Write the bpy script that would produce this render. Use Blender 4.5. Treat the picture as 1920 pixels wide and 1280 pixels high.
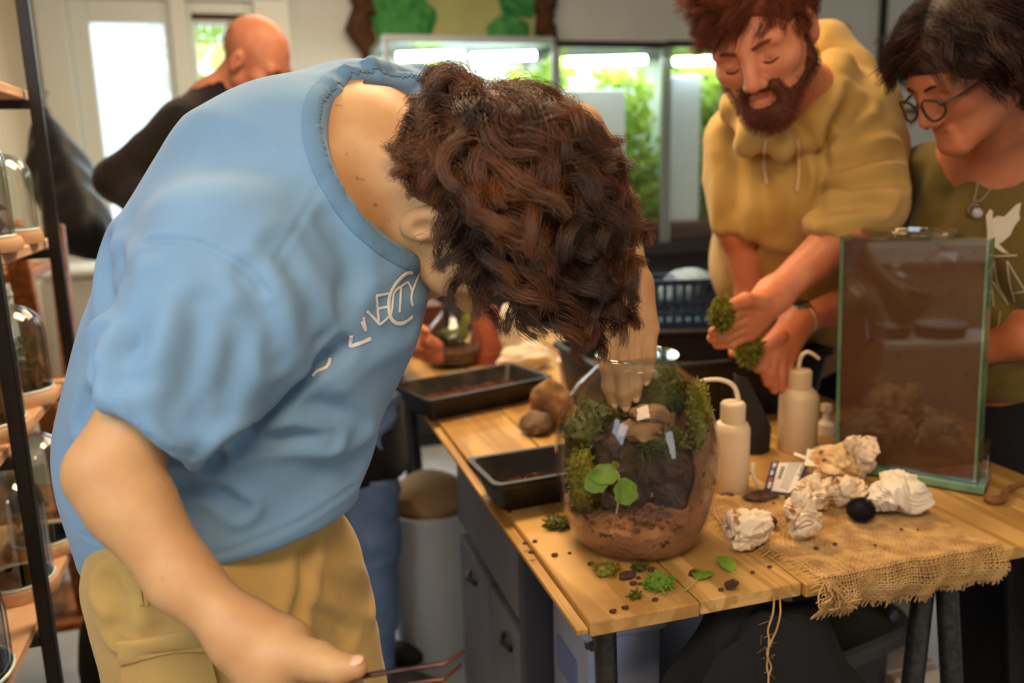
import bpy, bmesh, random
import numpy as np
from math import *
from mathutils import Vector, Matrix
from mathutils.bvhtree import BVHTree

for _o in list(bpy.data.objects):
    bpy.data.objects.remove(_o)
SC = bpy.context.scene
COL = SC.collection
V = lambda *a: np.array(a, dtype=float)

# ------------------------------------------------------------------ camera
F_PX = 1600.0
CAM_H = 1.42
PITCH, ROLL = radians(11.75), radians(1.5)
FW = V(0, cos(PITCH), -sin(PITCH))
_r0, _u0 = V(1, 0, 0), V(0, sin(PITCH), cos(PITCH))
RT = _r0 * cos(ROLL) - _u0 * sin(ROLL)
UP = _u0 * cos(ROLL) + _r0 * sin(ROLL)
CAM = V(0, 0, CAM_H)
cd = bpy.data.cameras.new('camera')
cd.sensor_width = 36.0
cd.lens = F_PX * 36.0 / 1920.0
cd.clip_start, cd.clip_end = 0.02, 200
cd.dof.use_dof = True
cd.dof.focus_distance = 1.0
cd.dof.aperture_fstop = 3.0
cam = bpy.data.objects.new('camera', cd)
COL.objects.link(cam)
cam.matrix_world = Matrix(((RT[0], UP[0], -FW[0], 0), (RT[1], UP[1], -FW[1], 0), (RT[2], UP[2], -FW[2], CAM_H), (0, 0, 0, 1)))
SC.camera = cam

# ------------------------------------------------------------------ world, exposure, big lights
SC.view_settings.view_transform = 'Standard'
SC.view_settings.look = 'None'
SC.view_settings.exposure = 0.0
SC.view_settings.gamma = 1.0
SC.view_settings.use_curve_mapping = False
W = bpy.data.worlds.new('world')
SC.world = W
W.use_nodes = True
W.node_tree.nodes['Background'].inputs[0].default_value = (0.82, 0.93, 1.0, 1)
W.node_tree.nodes['Background'].inputs[1].default_value = 2.4

# measured plan directions: the table and the room share them
_v = RT * (471 - 960) / F_PX + UP * (640 - 320) / F_PX + FW
E2 = V(_v[0], _v[1], 0); E2 /= np.linalg.norm(E2)       # away from the viewer
E1 = V(E2[1], -E2[0], 0)                                # to the side
EZ = V(0, 0, 1)
ZT = 0.84                                               # table top height

def area(name, loc, target, sx, sy, power, color):
    l = bpy.data.lights.new(name, 'AREA')
    l.shape = 'RECTANGLE'; l.size = sx; l.size_y = sy
    l.energy = power; l.color = color
    o = bpy.data.objects.new(name, l); COL.objects.link(o)
    o.location = Vector(loc)
    o.rotation_euler = (Vector(target) - Vector(loc)).to_track_quat('-Z', 'Y').to_euler()
    return o

def room(a, b, z=0.0):
    return E1 * a + E2 * b + EZ * z

# ceiling lamps of the workshop (warm) and daylight through its windows (cool)
area('ceiling_lamp_warm_table', room(0.40, 1.9, 2.65), room(0.45, 1.3, 0.8), 1.0, 0.5, 46, (1.0, 0.72, 0.43))
area('ceiling_lamp_warm_rear', room(0.6, 3.4, 2.6), room(0.6, 3.4, 0), 1.4, 0.6, 30, (1.0, 0.72, 0.44))
area('ceiling_lamp_warm_front', room(-0.1, -0.5, 2.6), room(-0.1, 0.6, 0.9), 1.2, 0.5, 31, (1.0, 0.68, 0.40))
area('window_daylight_side', room(-0.9, 0.15, 1.62), room(-0.25, 0.5, 0.75), 0.9, 1.0, 20, (0.58, 0.80, 1.0))
area('window_daylight_front', room(1.9, -2.1, 1.5), room(0.5, 1.0, 1.0), 0.7, 1.4, 18, (0.95, 0.95, 1.0))
area('window_daylight_back', room(0.1, 4.3, 1.5), room(0.0, 1.0, 1.0), 1.1, 1.6, 15, (0.80, 0.93, 1.0))

# ------------------------------------------------------------------ picture measurements -> points of the place
def ray(x, y):
    return RT * (x - 960) / F_PX + UP * (640 - y) / F_PX + FW
def at(x, y, d):
    return CAM + ray(x, y) * d
def onz(x, y, z):
    r = ray(x, y)
    return CAM + r * ((z - CAM_H) / r[2])
def onplane(x, y, p0, n):
    r = ray(x, y)
    return CAM + r * (np.dot(p0 - CAM, n) / np.dot(r, n))
def onb(x, y, b):
    return onplane(x, y, E2 * b, E2)
def ona(x, y, a):
    return onplane(x, y, E1 * a, E1)
T0 = onz(1105, 1168, ZT)
def tp(e1, e2, z=0.0):
    return T0 + E1 * e1 + E2 * e2 + EZ * z
def tab(x, y, z=0.0):
    return onz(x, y, ZT + z)
def norm(v):
    v = np.asarray(v, float)
    return v / max(np.linalg.norm(v), 1e-12)
RNG = np.random.default_rng(7)
random.seed(7)

# ------------------------------------------------------------------ scene objects
ORG = {}
def thing(name, label, cat, loc=(0, 0, 0), group=None):
    o = bpy.data.objects.new(name, None)
    o.empty_display_size = 0.05
    COL.objects.link(o)
    o.location = Vector(loc)
    ORG[o.name] = np.asarray(loc, float)
    o['label'] = label; o['category'] = cat
    if group: o['group'] = group
    return o
def tag(o, label=None, cat=None, group=None, kind=None):
    if label: o['label'] = label
    if cat: o['category'] = cat
    if group: o['group'] = group
    if kind: o['kind'] = kind
    return o

class MB:
    """collects shapes, links them as ONE mesh object"""
    def __init__(s):
        s.v, s.f, s.m, s.n = [], [], [], 0
    def raw(s, v, f, mi=0):
        v = np.asarray(v, float).reshape(-1, 3)
        s.v.append(v)
        for q in f:
            s.f.append(tuple(int(i) + s.n for i in q)); s.m.append(mi)
        s.n += len(v)
        return s
    def bm(s, b, mi=0, M=None):
        b.verts.ensure_lookup_table()
        v = np.array([x.co[:] for x in b.verts])
        if M is not None:
            v = v @ M[0] + M[1]
        s.raw(v, [[x.index for x in f.verts] for f in b.faces], mi)
        b.free()
        return s
    def box(s, c, size, ax=None, bev=0.0, mi=0, seg=1):
        """c centre; size full lengths along the rows of ax"""
        ax = np.array([E1, E2, EZ]) if ax is None else np.asarray(ax, float)
        b = bmesh.new()
        bmesh.ops.create_cube(b, size=1.0)
        for x in b.verts:
            x.co = Vector((x.co[0] * size[0], x.co[1] * size[1], x.co[2] * size[2]))
        if bev > 0:
            bmesh.ops.bevel(b, geom=list(b.edges), offset=min(bev, 0.45 * min(size)), segments=seg, affect='EDGES', profile=0.5)
        b.verts.index_update()
        return s.bm(b, mi, (ax, np.asarray(c, float)))
    def tube(s, pts, rad, n=8, mi=0, flat=1.0, closed=False, cap=True, nrm=None):
        pts = np.asarray(pts, float)
        k = len(pts)
        rad = np.full(k, rad, float) if np.isscalar(rad) else np.asarray(rad, float)
        if closed:
            t = np.roll(pts, -1, 0) - np.roll(pts, 1, 0)
        else:
            t = np.gradient(pts, axis=0)
        t /= np.maximum(np.linalg.norm(t, axis=1, keepdims=True), 1e-9)
        a = np.zeros_like(pts)
        if nrm is not None:
            a[:] = nrm
            a -= t * (a * t).sum(1, keepdims=True)
            a /= np.maximum(np.linalg.norm(a, axis=1, keepdims=True), 1e-9)
        else:
            a0 = V(0, 0, 1) if abs(t[0][2]) < 0.9 else V(1, 0, 0)
            for i in range(k):
                a0 = norm(a0 - t[i] * np.dot(a0, t[i])); a[i] = a0
        b = np.cross(t, a)
        an = np.arange(n) * 2 * pi / n
        ring = pts[:, None, :] + rad[:, None, None] * (np.cos(an)[None, :, None] * a[:, None, :] * flat + np.sin(an)[None, :, None] * b[:, None, :])
        f = []
        for i in range(k if closed else k - 1):
            j = (i + 1) % k
            for q in range(n):
                r = (q + 1) % n
                f.append((i * n + q, i * n + r, j * n + r, j * n + q))
        if cap and not closed:
            f.append(tuple(range(n - 1, -1, -1)))
            f.append(tuple((k - 1) * n + q for q in range(n)))
        return s.raw(ring.reshape(-1, 3), f, mi)
    def lathe(s, prof, c, n=48, ax=None, mi=0, sx=1.0, sy=1.0, a0=0.0, a1=2 * pi):
        """prof: (radius, height) list, axis EZ at c"""
        ax = np.array([E1, E2, EZ]) if ax is None else np.asarray(ax, float)
        full = abs(a1 - a0 - 2 * pi) < 1e-6
        an = a0 + (a1 - a0) * np.arange(n if full else n + 1) / n
        m = len(an)
        pr = np.asarray(prof, float)
        loc = np.stack([pr[:, 0][:, None] * np.cos(an)[None] * sx, pr[:, 0][:, None] * np.sin(an)[None] * sy, np.repeat(pr[:, 1][:, None], m, 1)], -1)
        v = loc.reshape(-1, 3) @ ax + np.asarray(c, float)
        f = []
        for i in range(len(pr) - 1):
            for q in range(m if full else m - 1):
                r = (q + 1) % m
                f.append((i * m + q, i * m + r, (i + 1) * m + r, (i + 1) * m + q))
        if full:
            if pr[0, 0] > 1e-6: f.append(tuple(range(m - 1, -1, -1)))
            if pr[-1, 0] > 1e-6: f.append(tuple((len(pr) - 1) * m + q for q in range(m)))
        return s.raw(v, f, mi)
    def build(s, name, mats, parent=None, smooth=True, loc=None, auto=35):
        v = np.concatenate(s.v) if s.v else np.zeros((0, 3))
        if parent is not None:
            org = ORG[parent.name]
        else:
            org = np.zeros(3) if loc is None else np.asarray(loc, float)
        return mesh_obj(name, v, s.f, mats, parent, smooth, org, s.m, auto)

def mesh_obj(name, v, f, mats, parent=None, smooth=True, org=None, midx=None, auto=35):
    if org is None:
        org = ORG[parent.name] if parent is not None else np.zeros(3)
    me = bpy.data.meshes.new(name)
    me.from_pydata((np.asarray(v) - org).tolist(), [], f if isinstance(f, list) else f.tolist())
    for m in (mats if isinstance(mats, (list, tuple)) else [mats]):
        me.materials.append(m)
    n = len(me.polygons)
    if midx is not None and any(midx):
        me.polygons.foreach_set('material_index', np.asarray(midx, np.int32))
    me.polygons.foreach_set('use_smooth', np.full(n, bool(smooth)))
    me.update()
    if smooth and auto is not None and n < 60000:
        try:
            me.set_sharp_from_angle(angle=radians(auto))
        except Exception:
            pass
    o = bpy.data.objects.new(name, me)
    COL.objects.link(o)
    if parent is not None:
        o.parent = parent
        o.location = Vector((0, 0, 0))
        ORG[o.name] = ORG[parent.name]
    else:
        o.location = Vector(org)
        ORG[o.name] = np.asarray(org, float)
    return o

def struct(o, label=None):
    o['kind'] = 'structure'
    if label: o['label'] = label
    return o

# ------------------------------------------------------------------ materials (procedural)
def lin(c):
    return tuple(((x / 255.0) / 12.92 if x / 255.0 <= 0.04045 else ((x / 255.0 + 0.055) / 1.055) ** 2.4) for x in c) + (1.0,)
MATS = {}
def mat(name, c1, c2=None, scale=20.0, rough=0.6, metal=0.0, bump=0.0, bscale=None, spec=0.4, detail=4.0, stretch=None, sheen=0.0, sss=0.0, emit=None, estr=0.0, lo=0.35, hi=0.65, bdist=0.002, coat=0.0, c3=None, s3=90.0, t3=0.62, dist=0.0):
    if name in MATS: return MATS[name]
    m = bpy.data.materials.new(name); m.use_nodes = True
    nt = m.node_tree; N = nt.nodes; L = nt.links
    P = N['Principled BSDF']
    P.inputs['Roughness'].default_value = rough
    P.inputs['Metallic'].default_value = metal
    P.inputs['Specular IOR Level'].default_value = spec
    if coat: P.inputs['Coat Weight'].default_value = coat
    if sheen: P.inputs['Sheen Weight'].default_value = sheen
    if sss:
        P.inputs['Subsurface Weight'].default_value = sss
        P.inputs['Subsurface Radius'].default_value = (0.008, 0.003, 0.0015)
    P.inputs['Base Color'].default_value = lin(c1)
    tc = N.new('ShaderNodeTexCoord')
    src = tc.outputs['Object']
    if stretch is not None:
        mp = N.new('ShaderNodeMapping'); mp.inputs['Scale'].default_value = stretch[:3]
        if len(stretch) > 3: mp.inputs['Rotation'].default_value = (0, 0, stretch[3])
        L.new(src, mp.inputs['Vector']); src = mp.outputs['Vector']
    if c2 is not None:
        n = N.new('ShaderNodeTexNoise'); n.inputs['Scale'].default_value = scale; n.inputs['Detail'].default_value = detail
        n.inputs['Distortion'].default_value = dist
        L.new(src, n.inputs['Vector'])
        r = N.new('ShaderNodeValToRGB')
        r.color_ramp.elements[0].position = lo; r.color_ramp.elements[1].position = hi
        r.color_ramp.elements[0].color = lin(c1); r.color_ramp.elements[1].color = lin(c2)
        L.new(n.outputs['Fac'], r.inputs['Fac'])
        out = r.outputs['Color']
        if c3 is not None:
            n3 = N.new('ShaderNodeTexNoise'); n3.inputs['Scale'].default_value = s3; n3.inputs['Detail'].default_value = 3
            L.new(tc.outputs['Object'], n3.inputs['Vector'])
            r3 = N.new('ShaderNodeValToRGB'); r3.color_ramp.elements[0].position = t3; r3.color_ramp.elements[1].position = t3 + 0.06
            L.new(n3.outputs['Fac'], r3.inputs['Fac'])
            mx = N.new('ShaderNodeMix'); mx.data_type = 'RGBA'
            L.new(r3.outputs['Color'], mx.inputs[0]); L.new(out, mx.inputs[6]); mx.inputs[7].default_value = lin(c3)
            out = mx.outputs[2]
        L.new(out, P.inputs['Base Color'])
    if bump:
        n2 = N.new('ShaderNodeTexNoise'); n2.inputs['Scale'].default_value = bscale or scale * 3; n2.inputs['Detail'].default_value = 4
        L.new(src, n2.inputs['Vector'])
        b = N.new('ShaderNodeBump'); b.inputs['Strength'].default_value = bump; b.inputs['Distance'].default_value = bdist
        L.new(n2.outputs['Fac'], b.inputs['Height']); L.new(b.outputs['Normal'], P.inputs['Normal'])
    if emit is not None:
        P.inputs['Emission Color'].default_value = lin(emit); P.inputs['Emission Strength'].default_value = estr
    MATS[name] = m
    return m

def glass_mat(name, tint=(0.96, 0.98, 0.97), ior=1.45, rough=0.015, frost=0.0, k=1.0, edge=5.0):
    """thin clear glass: straight-through light plus a Fresnel mirror"""
    if name in MATS: return MATS[name]
    m = bpy.data.materials.new(name); m.use_nodes = True
    nt = m.node_tree; N = nt.nodes; L = nt.links
    N.remove(N['Principled BSDF'])
    t = N.new('ShaderNodeBsdfTransparent'); t.inputs[0].default_value = tint + (1,)
    g = N.new('ShaderNodeBsdfGlossy'); g.inputs['Roughness'].default_value = rough
    # Schlick mirror share, the same from both sides of the pane
    lw = N.new('ShaderNodeLayerWeight'); lw.inputs['Blend'].default_value = 0.5
    pw = N.new('ShaderNodeMath'); pw.operation = 'POWER'; pw.inputs[1].default_value = edge
    r0 = ((ior - 1) / (ior + 1)) ** 2 * k
    mm = N.new('ShaderNodeMath'); mm.operation = 'MULTIPLY_ADD'; mm.inputs[1].default_value = 0.75; mm.inputs[2].default_value = r0; mm.use_clamp = True
    mx = N.new('ShaderNodeMixShader')
    L.new(lw.outputs['Facing'], pw.inputs[0]); L.new(pw.outputs[0], mm.inputs[0])
    L.new(mm.outputs[0], mx.inputs[0])
    base = t.outputs[0]
    if frost:
        d = N.new('ShaderNodeBsdfTranslucent'); d.inputs[0].default_value = (0.9, 0.95, 0.95, 1)
        m2 = N.new('ShaderNodeMixShader'); m2.inputs[0].default_value = frost
        L.new(base, m2.inputs[1]); L.new(d.outputs[0], m2.inputs[2]); base = m2.outputs[0]
    L.new(base, mx.inputs[1]); L.new(g.outputs[0], mx.inputs[2])
    L.new(mx.outputs[0], N['Material Output'].inputs['Surface'])
    MATS[name] = m
    return m

def leaf_mat(name, c1, c2, scale=60.0, tr=0.35):
    if name in MATS: return MATS[name]
    m = mat(name, c1, c2, scale=scale, rough=0.5)
    nt = m.node_tree; N = nt.nodes; L = nt.links
    P = N['Principled BSDF']
    d = N.new('ShaderNodeBsdfTranslucent'); d.inputs[0].default_value = lin(c2)
    mx = N.new('ShaderNodeMixShader'); mx.inputs[0].default_value = tr
    L.new(P.outputs[0], mx.inputs[1]); L.new(d.outputs[0], mx.inputs[2])
    L.new(mx.outputs[0], N['Material Output'].inputs['Surface'])
    return m

def wood_mat(name, c1, c2, c3, ax=1, grain=1.0, rough=0.5):
    """boards: long grain along local axis E2 (ax=1) or E1 (ax=0), knots and wear"""
    if name in MATS: return MATS[name]
    m = bpy.data.materials.new(name); m.use_nodes = True
    nt = m.node_tree; N = nt.nodes; L = nt.links
    P = N['Principled BSDF']; P.inputs['Roughness'].default_value = rough; P.inputs['Specular IOR Level'].default_value = 0.3
    tc = N.new('ShaderNodeTexCoord')
    oi = N.new('ShaderNodeObjectInfo')
    rot = N.new('ShaderNodeMapping'); rot.inputs['Rotation'].default_value = (0, 0, -atan2(E1[1], E1[0]))
    L.new(tc.outputs['Object'], rot.inputs['Vector'])
    add = N.new('ShaderNodeVectorMath'); add.operation = 'ADD'
    sc0 = N.new('ShaderNodeVectorMath'); sc0.operation = 'SCALE'; sc0.inputs['Scale'].default_value = 7.0
    cmb = N.new('ShaderNodeCombineXYZ')
    for i in range(3): L.new(oi.outputs['Random'], cmb.inputs[i])
    L.new(cmb.outputs[0], sc0.inputs[0])
    L.new(rot.outputs[0], add.inputs[0]); L.new(sc0.outputs[0], add.inputs[1])
    mp = N.new('ShaderNodeMapping')
    mp.inputs['Scale'].default_value = (1.0, 0.07, 1.0) if ax == 1 else (0.07, 1.0, 1.0)
    L.new(add.outputs[0], mp.inputs['Vector'])
    n1 = N.new('ShaderNodeTexNoise'); n1.inputs['Scale'].default_value = 16 * grain; n1.inputs['Detail'].default_value = 3; n1.inputs['Distortion'].default_value = 0.6
    L.new(mp.outputs[0], n1.inputs['Vector'])
    w = N.new('ShaderNodeMath'); w.operation = 'MULTIPLY'; w.inputs[1].default_value = 22
    L.new(n1.outputs['Fac'], w.inputs[0])
    sn = N.new('ShaderNodeMath'); sn.operation = 'SINE'; L.new(w.outputs[0], sn.inputs[0])
    mr = N.new('ShaderNodeMapRange'); mr.inputs[1].default_value = -1; mr.inputs[2].default_value = 1
    L.new(sn.outputs[0], mr.inputs[0])
    r = N.new('ShaderNodeValToRGB'); r.color_ramp.elements[0].color = lin(c1); r.color_ramp.elements[1].color = lin(c2)
    r.color_ramp.elements[0].position = 0.1; r.color_ramp.elements[1].position = 0.75
    L.new(mr.outputs[0], r.inputs['Fac'])
    n2 = N.new('ShaderNodeTexNoise'); n2.inputs['Scale'].default_value = 5; n2.inputs['Detail'].default_value = 5
    L.new(add.outputs[0], n2.inputs['Vector'])
    r2 = N.new('ShaderNodeValToRGB'); r2.color_ramp.elements[0].position = 0.5; r2.color_ramp.elements[1].position = 0.8
    L.new(n2.outputs['Fac'], r2.inputs['Fac'])
    mx = N.new('ShaderNodeMix'); mx.data_type = 'RGBA'
    L.new(r2.outputs['Color'], mx.inputs[0]); L.new(r.outputs['Color'], mx.inputs[6]); mx.inputs[7].default_value = lin(c3)
    L.new(mx.outputs[2], P.inputs['Base Color'])
    b = N.new('ShaderNodeBump'); b.inputs['Strength'].default_value = 0.25; b.inputs['Distance'].default_value = 0.0012
    L.new(mr.outputs[0], b.inputs['Height']); L.new(b.outputs['Normal'], P.inputs['Normal'])
    MATS[name] = m
    return m

# ------------------------------------------------------------------ signed distance modelling
def cone(a, b, ra, rb, flat=None):
    """tapered capsule; flat=(direction, factor) squeezes it"""
    a, b = np.asarray(a, float), np.asarray(b, float)
    return ('c', a, b, ra, rb, flat)
def sph(c, r):
    return ('c', np.asarray(c, float), np.asarray(c, float) + 1e-5, r, r, None)
def ell(c, rad, ax=None):
    return ('e', np.asarray(c, float), np.asarray(rad, float), np.eye(3) if ax is None else np.asarray(ax, float))
def plane(p, n):
    """keeps the side against n"""
    return ('p', np.asarray(p, float), norm(n))
def prim_box(p):
    if p[0] == 'c':
        r = max(p[3], p[4]) * (max(1.0, p[5][1]) if p[5] else 1.0)
        return np.minimum(p[1], p[2]) - r, np.maximum(p[1], p[2]) + r
    if p[0] == 'e':
        e = np.sqrt(((p[3] * p[2][:, None]) ** 2).sum(0))
        return p[1] - e, p[1] + e
    return None
def prim_d(p, X):
    if p[0] == 'c':
        _, a, b, ra, rb, flat = p
        ba = b - a; q = X - a
        if flat is not None:
            n, s = norm(flat[0]), flat[1]
            q = q + (q @ n)[..., None] * n * (1 / s - 1)
            ba = ba + (ba @ n) * n * (1 / s - 1)
        t = np.clip((q @ ba) / max(ba @ ba, 1e-12), 0, 1)
        d = np.sqrt(((q - t[..., None] * ba) ** 2).sum(-1)) - (ra + (rb - ra) * t)
        if flat is not None and s < 1:
            d = d * (0.5 + 0.5 * s)
        return d
    if p[0] == 'e':
        q = (X - p[1]) @ p[3].T
        k0 = np.sqrt(((q / p[2]) ** 2).sum(-1)); k1 = np.sqrt(((q / p[2] ** 2) ** 2).sum(-1))
        return k0 * (k0 - 1) / np.maximum(k1, 1e-9)
    return (X - p[1]) @ p[2]
def field(ops, lo, hi, h):
    lo = np.asarray(lo, float)
    n = np.maximum(np.ceil((np.asarray(hi) - lo) / h).astype(int) + 1, 4)
    Fd = np.full(n, 0.5, np.float32)
    ax = [(lo[i] + h * np.arange(n[i])).astype(np.float32) for i in range(3)]
    for op in ops:
        kind, p, k = op[0], op[1], op[2]
        bb = prim_box(p)
        if kind == 'i' or bb is None:
            sl = (slice(None),) * 3
        else:
            m = k + 4 * h
            s0 = np.clip(np.floor((bb[0] - m - lo) / h).astype(int), 0, n)
            s1 = np.clip(np.ceil((bb[1] + m - lo) / h).astype(int) + 1, 0, n)
            if np.any(s1 <= s0): continue
            sl = tuple(slice(int(s0[i]), int(s1[i])) for i in range(3))
        X = np.stack(np.meshgrid(ax[0][sl[0]], ax[1][sl[1]], ax[2][sl[2]], indexing='ij'), -1)
        d = prim_d(p, X).astype(np.float32)
        w = Fd[sl]
        if kind == 'u':
            if k > 0:
                hh = np.maximum(k - np.abs(w - d), 0) / k
                w = np.minimum(w, d) - hh * hh * k * 0.25
            else: w = np.minimum(w, d)
        elif kind == 's':
            d = -d
            if k > 0:
                hh = np.maximum(k - np.abs(w - d), 0) / k
                w = np.maximum(w, d) + hh * hh * k * 0.25
            else: w = np.maximum(w, d)
        else:
            w = np.maximum(w, d)
        Fd[sl] = w
    return Fd, lo
def nets(Fd, lo, h):
    """surface nets"""
    s = Fd < 0
    n = Fd.shape
    cnt = np.zeros([x - 1 for x in n], np.int8)
    for i in (0, 1):
        for j in (0, 1):
            for k in (0, 1):
                cnt += s[i:n[0] - 1 + i, j:n[1] - 1 + j, k:n[2] - 1 + k]
    act = (cnt > 0) & (cnt < 8)
    idx = np.full(act.shape, -1, np.int64)
    c = np.argwhere(act)
    idx[act] = np.arange(len(c))
    acc = np.zeros((len(c), 3)); num = np.zeros(len(c))
    corners = [(i, j, k) for i in (0, 1) for j in (0, 1) for k in (0, 1)]
    val = {q: Fd[c[:, 0] + q[0], c[:, 1] + q[1], c[:, 2] + q[2]] for q in corners}
    for q in corners:
        for ax in range(3):
            if q[ax] == 0:
                q2 = list(q); q2[ax] = 1; q2 = tuple(q2)
                va, vb = val[q], val[q2]
                m = (va < 0) != (vb < 0)
                t = np.where(m, va / np.where(m, va - vb, 1), 0)
                for a in range(3):
                    acc[:, a] += np.where(m, q[a] + (t if a == ax else 0), 0)
                num += m
    v = lo + h * (c + acc / num[:, None])
    faces = []
    for ax in range(3):
        b, d = (ax + 1) % 3, (ax + 2) % 3
        sa = np.take(s, range(0, n[ax] - 1), ax); sb = np.take(s, range(1, n[ax]), ax)
        e = np.argwhere(sa != sb)
        ok = (e[:, b] > 0) & (e[:, d] > 0) & (e[:, b] < n[b] - 1) & (e[:, d] < n[d] - 1)
        e = e[ok]
        ins = sa[e[:, 0], e[:, 1], e[:, 2]]
        def g(ob, od):
            q = e.copy(); q[:, b] += ob; q[:, d] += od
            return idx[q[:, 0], q[:, 1], q[:, 2]]
        quad = np.stack([g(-1, -1), g(0, -1), g(0, 0), g(-1, 0)], 1)
        quad[~ins] = quad[~ins][:, ::-1]
        faces.append(quad)
    return v, np.concatenate(faces)
def ops_box(ops, pad):
    lo, hi = np.full(3, 1e9), np.full(3, -1e9)
    for op in ops:
        if op[0] != 'u': continue
        bb = prim_box(op[1])
        lo, hi = np.minimum(lo, bb[0]), np.maximum(hi, bb[1])
    return lo - pad, hi + pad
def sdf_mesh(ops, h, fine=(), box=None):
    """coarse mesh everywhere plus finer meshes in the boxes fine=[(lo,hi,h)]"""
    lo, hi = box if box is not None else ops_box(ops, 3 * h)
    v, f = nets(*field(ops, lo, hi, h), h)
    for (flo, fhi, fh) in fine:
        c = v[f].mean(1)
        keep = ~np.all((c > np.asarray(flo) + 1.2 * h) & (c < np.asarray(fhi) - 1.2 * h), axis=1)
        f = f[keep]
        v2, f2 = nets(*field(ops, flo, fhi, fh), fh)
        f = np.concatenate([f, f2 + len(v)]); v = np.concatenate([v, v2])
    used = np.unique(f)
    mp = np.full(len(v), -1); mp[used] = np.arange(len(used))
    return v[used], mp[f]
def vnormals(v, f):
    n = np.cross(v[f[:, 2]] - v[f[:, 0]], v[f[:, 3]] - v[f[:, 1]])
    o = np.zeros_like(v)
    for i in range(4): np.add.at(o, f[:, i], n)
    return o / np.maximum(np.linalg.norm(o, axis=1, keepdims=True), 1e-12)
def relax(v, f, it=2, w=0.5):
    for _ in range(it):
        acc = np.zeros_like(v); cnt = np.zeros(len(v))
        for i in range(4):
            np.add.at(acc, f[:, i], v[f[:, (i + 1) % 4]]); np.add.at(cnt, f[:, i], 1)
            np.add.at(acc, f[:, i], v[f[:, (i + 3) % 4]]); np.add.at(cnt, f[:, i], 1)
        v = v * (1 - w) + w * acc / np.maximum(cnt, 1)[:, None]
    return v
def seg_dist(v, pl):
    d = np.full(len(v), 1e9)
    for a, b in zip(pl[:-1], pl[1:]):
        ba = b - a
        t = np.clip(((v - a) @ ba) / max(ba @ ba, 1e-12), 0, 1)
        d = np.minimum(d, np.linalg.norm(v - a - t[:, None] * ba, axis=1))
    return d
def bvh(v, f):
    return BVHTree.FromPolygons([Vector(x) for x in v.tolist()], f.tolist() if hasattr(f, 'tolist') else f)
def hit(tree, x, y):
    r = norm(ray(x, y))
    loc, nrm, i, d = tree.ray_cast(Vector(CAM), Vector(r))
    return (None, None) if loc is None else (np.array(loc), np.array(nrm))
def spline(pts, n):
    """Catmull-Rom through pts"""
    p = np.asarray(pts, float)
    p = np.vstack([2 * p[0] - p[1], p, 2 * p[-1] - p[-2]])
    k = len(p) - 3
    t = np.linspace(0, k - 1e-6, n)
    i = t.astype(int); u = (t - i)[:, None]
    a, b, c, d = p[i], p[i + 1], p[i + 2], p[i + 3]
    return 0.5 * (2 * b + (c - a) * u + (2 * a - 5 * b + 4 * c - d) * u ** 2 + (3 * b - a - 3 * c + d) * u ** 3)
def crease(v, f, tree, lines):
    """cloth folds and seams: (picture polyline, depth, width, ridge) pressed into the surface"""
    n = vnormals(v, f)
    off = np.zeros(len(v))
    for pl, dep, wid, rid in lines:
        sm = spline([(a, b, 0) for a, b in pl], 6 * len(pl))
        P = [q for q in (hit(tree, a[0], a[1])[0] for a in sm) if q is not None]
        if len(P) < 2: continue
        P = np.array(P)
        near = np.all((v > P.min(0) - 4 * wid) & (v < P.max(0) + 4 * wid), axis=1)
        ii = np.nonzero(near)[0]
        if not len(ii): continue
        d = seg_dist(v[ii], P)
        # fade at the ends
        tt = np.minimum(np.linalg.norm(v[ii] - P[0], axis=1), np.linalg.norm(v[ii] - P[-1], axis=1))
        fade = np.clip(tt / (2.5 * wid) + 0.25, 0, 1)
        off[ii] += fade * (-dep * np.exp(-(d / wid) ** 2) + rid * np.exp(-((d - 2.0 * wid) / (1.1 * wid)) ** 2))
    return v + n * off[:, None]
def hair_obj(name, strands, radii, m, parent):
    """strands: (n, k, 3) points; radii: k or (n,k)"""
    n, k, _ = strands.shape
    cu = bpy.data.hair_curves.new(name)
    cu.add_curves([k] * n)
    org = ORG[parent.name]
    cu.position_data.foreach_set('vector', (strands - org).astype(np.float32).reshape(-1))
    r = np.broadcast_to(np.asarray(radii, np.float32), (n, k)).reshape(-1)
    at_ = cu.attributes.get('radius') or cu.attributes.new('radius', 'FLOAT', 'POINT')
    at_.data.foreach_set('value', np.ascontiguousarray(r))
    cu.materials.append(m)
    o = bpy.data.objects.new(name, cu)
    COL.objects.link(o)
    o.parent = parent
    ORG[o.name] = org
    return o
def blob(c, rad, seed, amp=0.25, sub=3, freq=2.2, ax=None, flatb=None):
    """lumpy closed mesh; returns v, f"""
    b = bmesh.new()
    bmesh.ops.create_icosphere(b, subdivisions=sub, radius=1.0)
    v = np.array([x.co[:] for x in b.verts]); f = [[q.index for q in x.verts] for x in b.faces]
    b.free()
    g = np.random.default_rng(seed)
    d = np.zeros(len(v))
    for o in range(4):
        k = g.normal(size=(5, 3)) * freq * 1.9 ** o; ph = g.uniform(0, 6.28, 5)
        d += (np.sin(v @ k.T + ph).sum(1)) * 0.5 / 1.7 ** o / 2
    v = v * (1 + amp * d)[:, None] * np.asarray(rad)
    if flatb is not None: v[:, 2] = np.maximum(v[:, 2], -flatb)
    ax = np.array([E1, E2, EZ]) if ax is None else np.asarray(ax)
    return v @ ax + np.asarray(c, float), f
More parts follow.
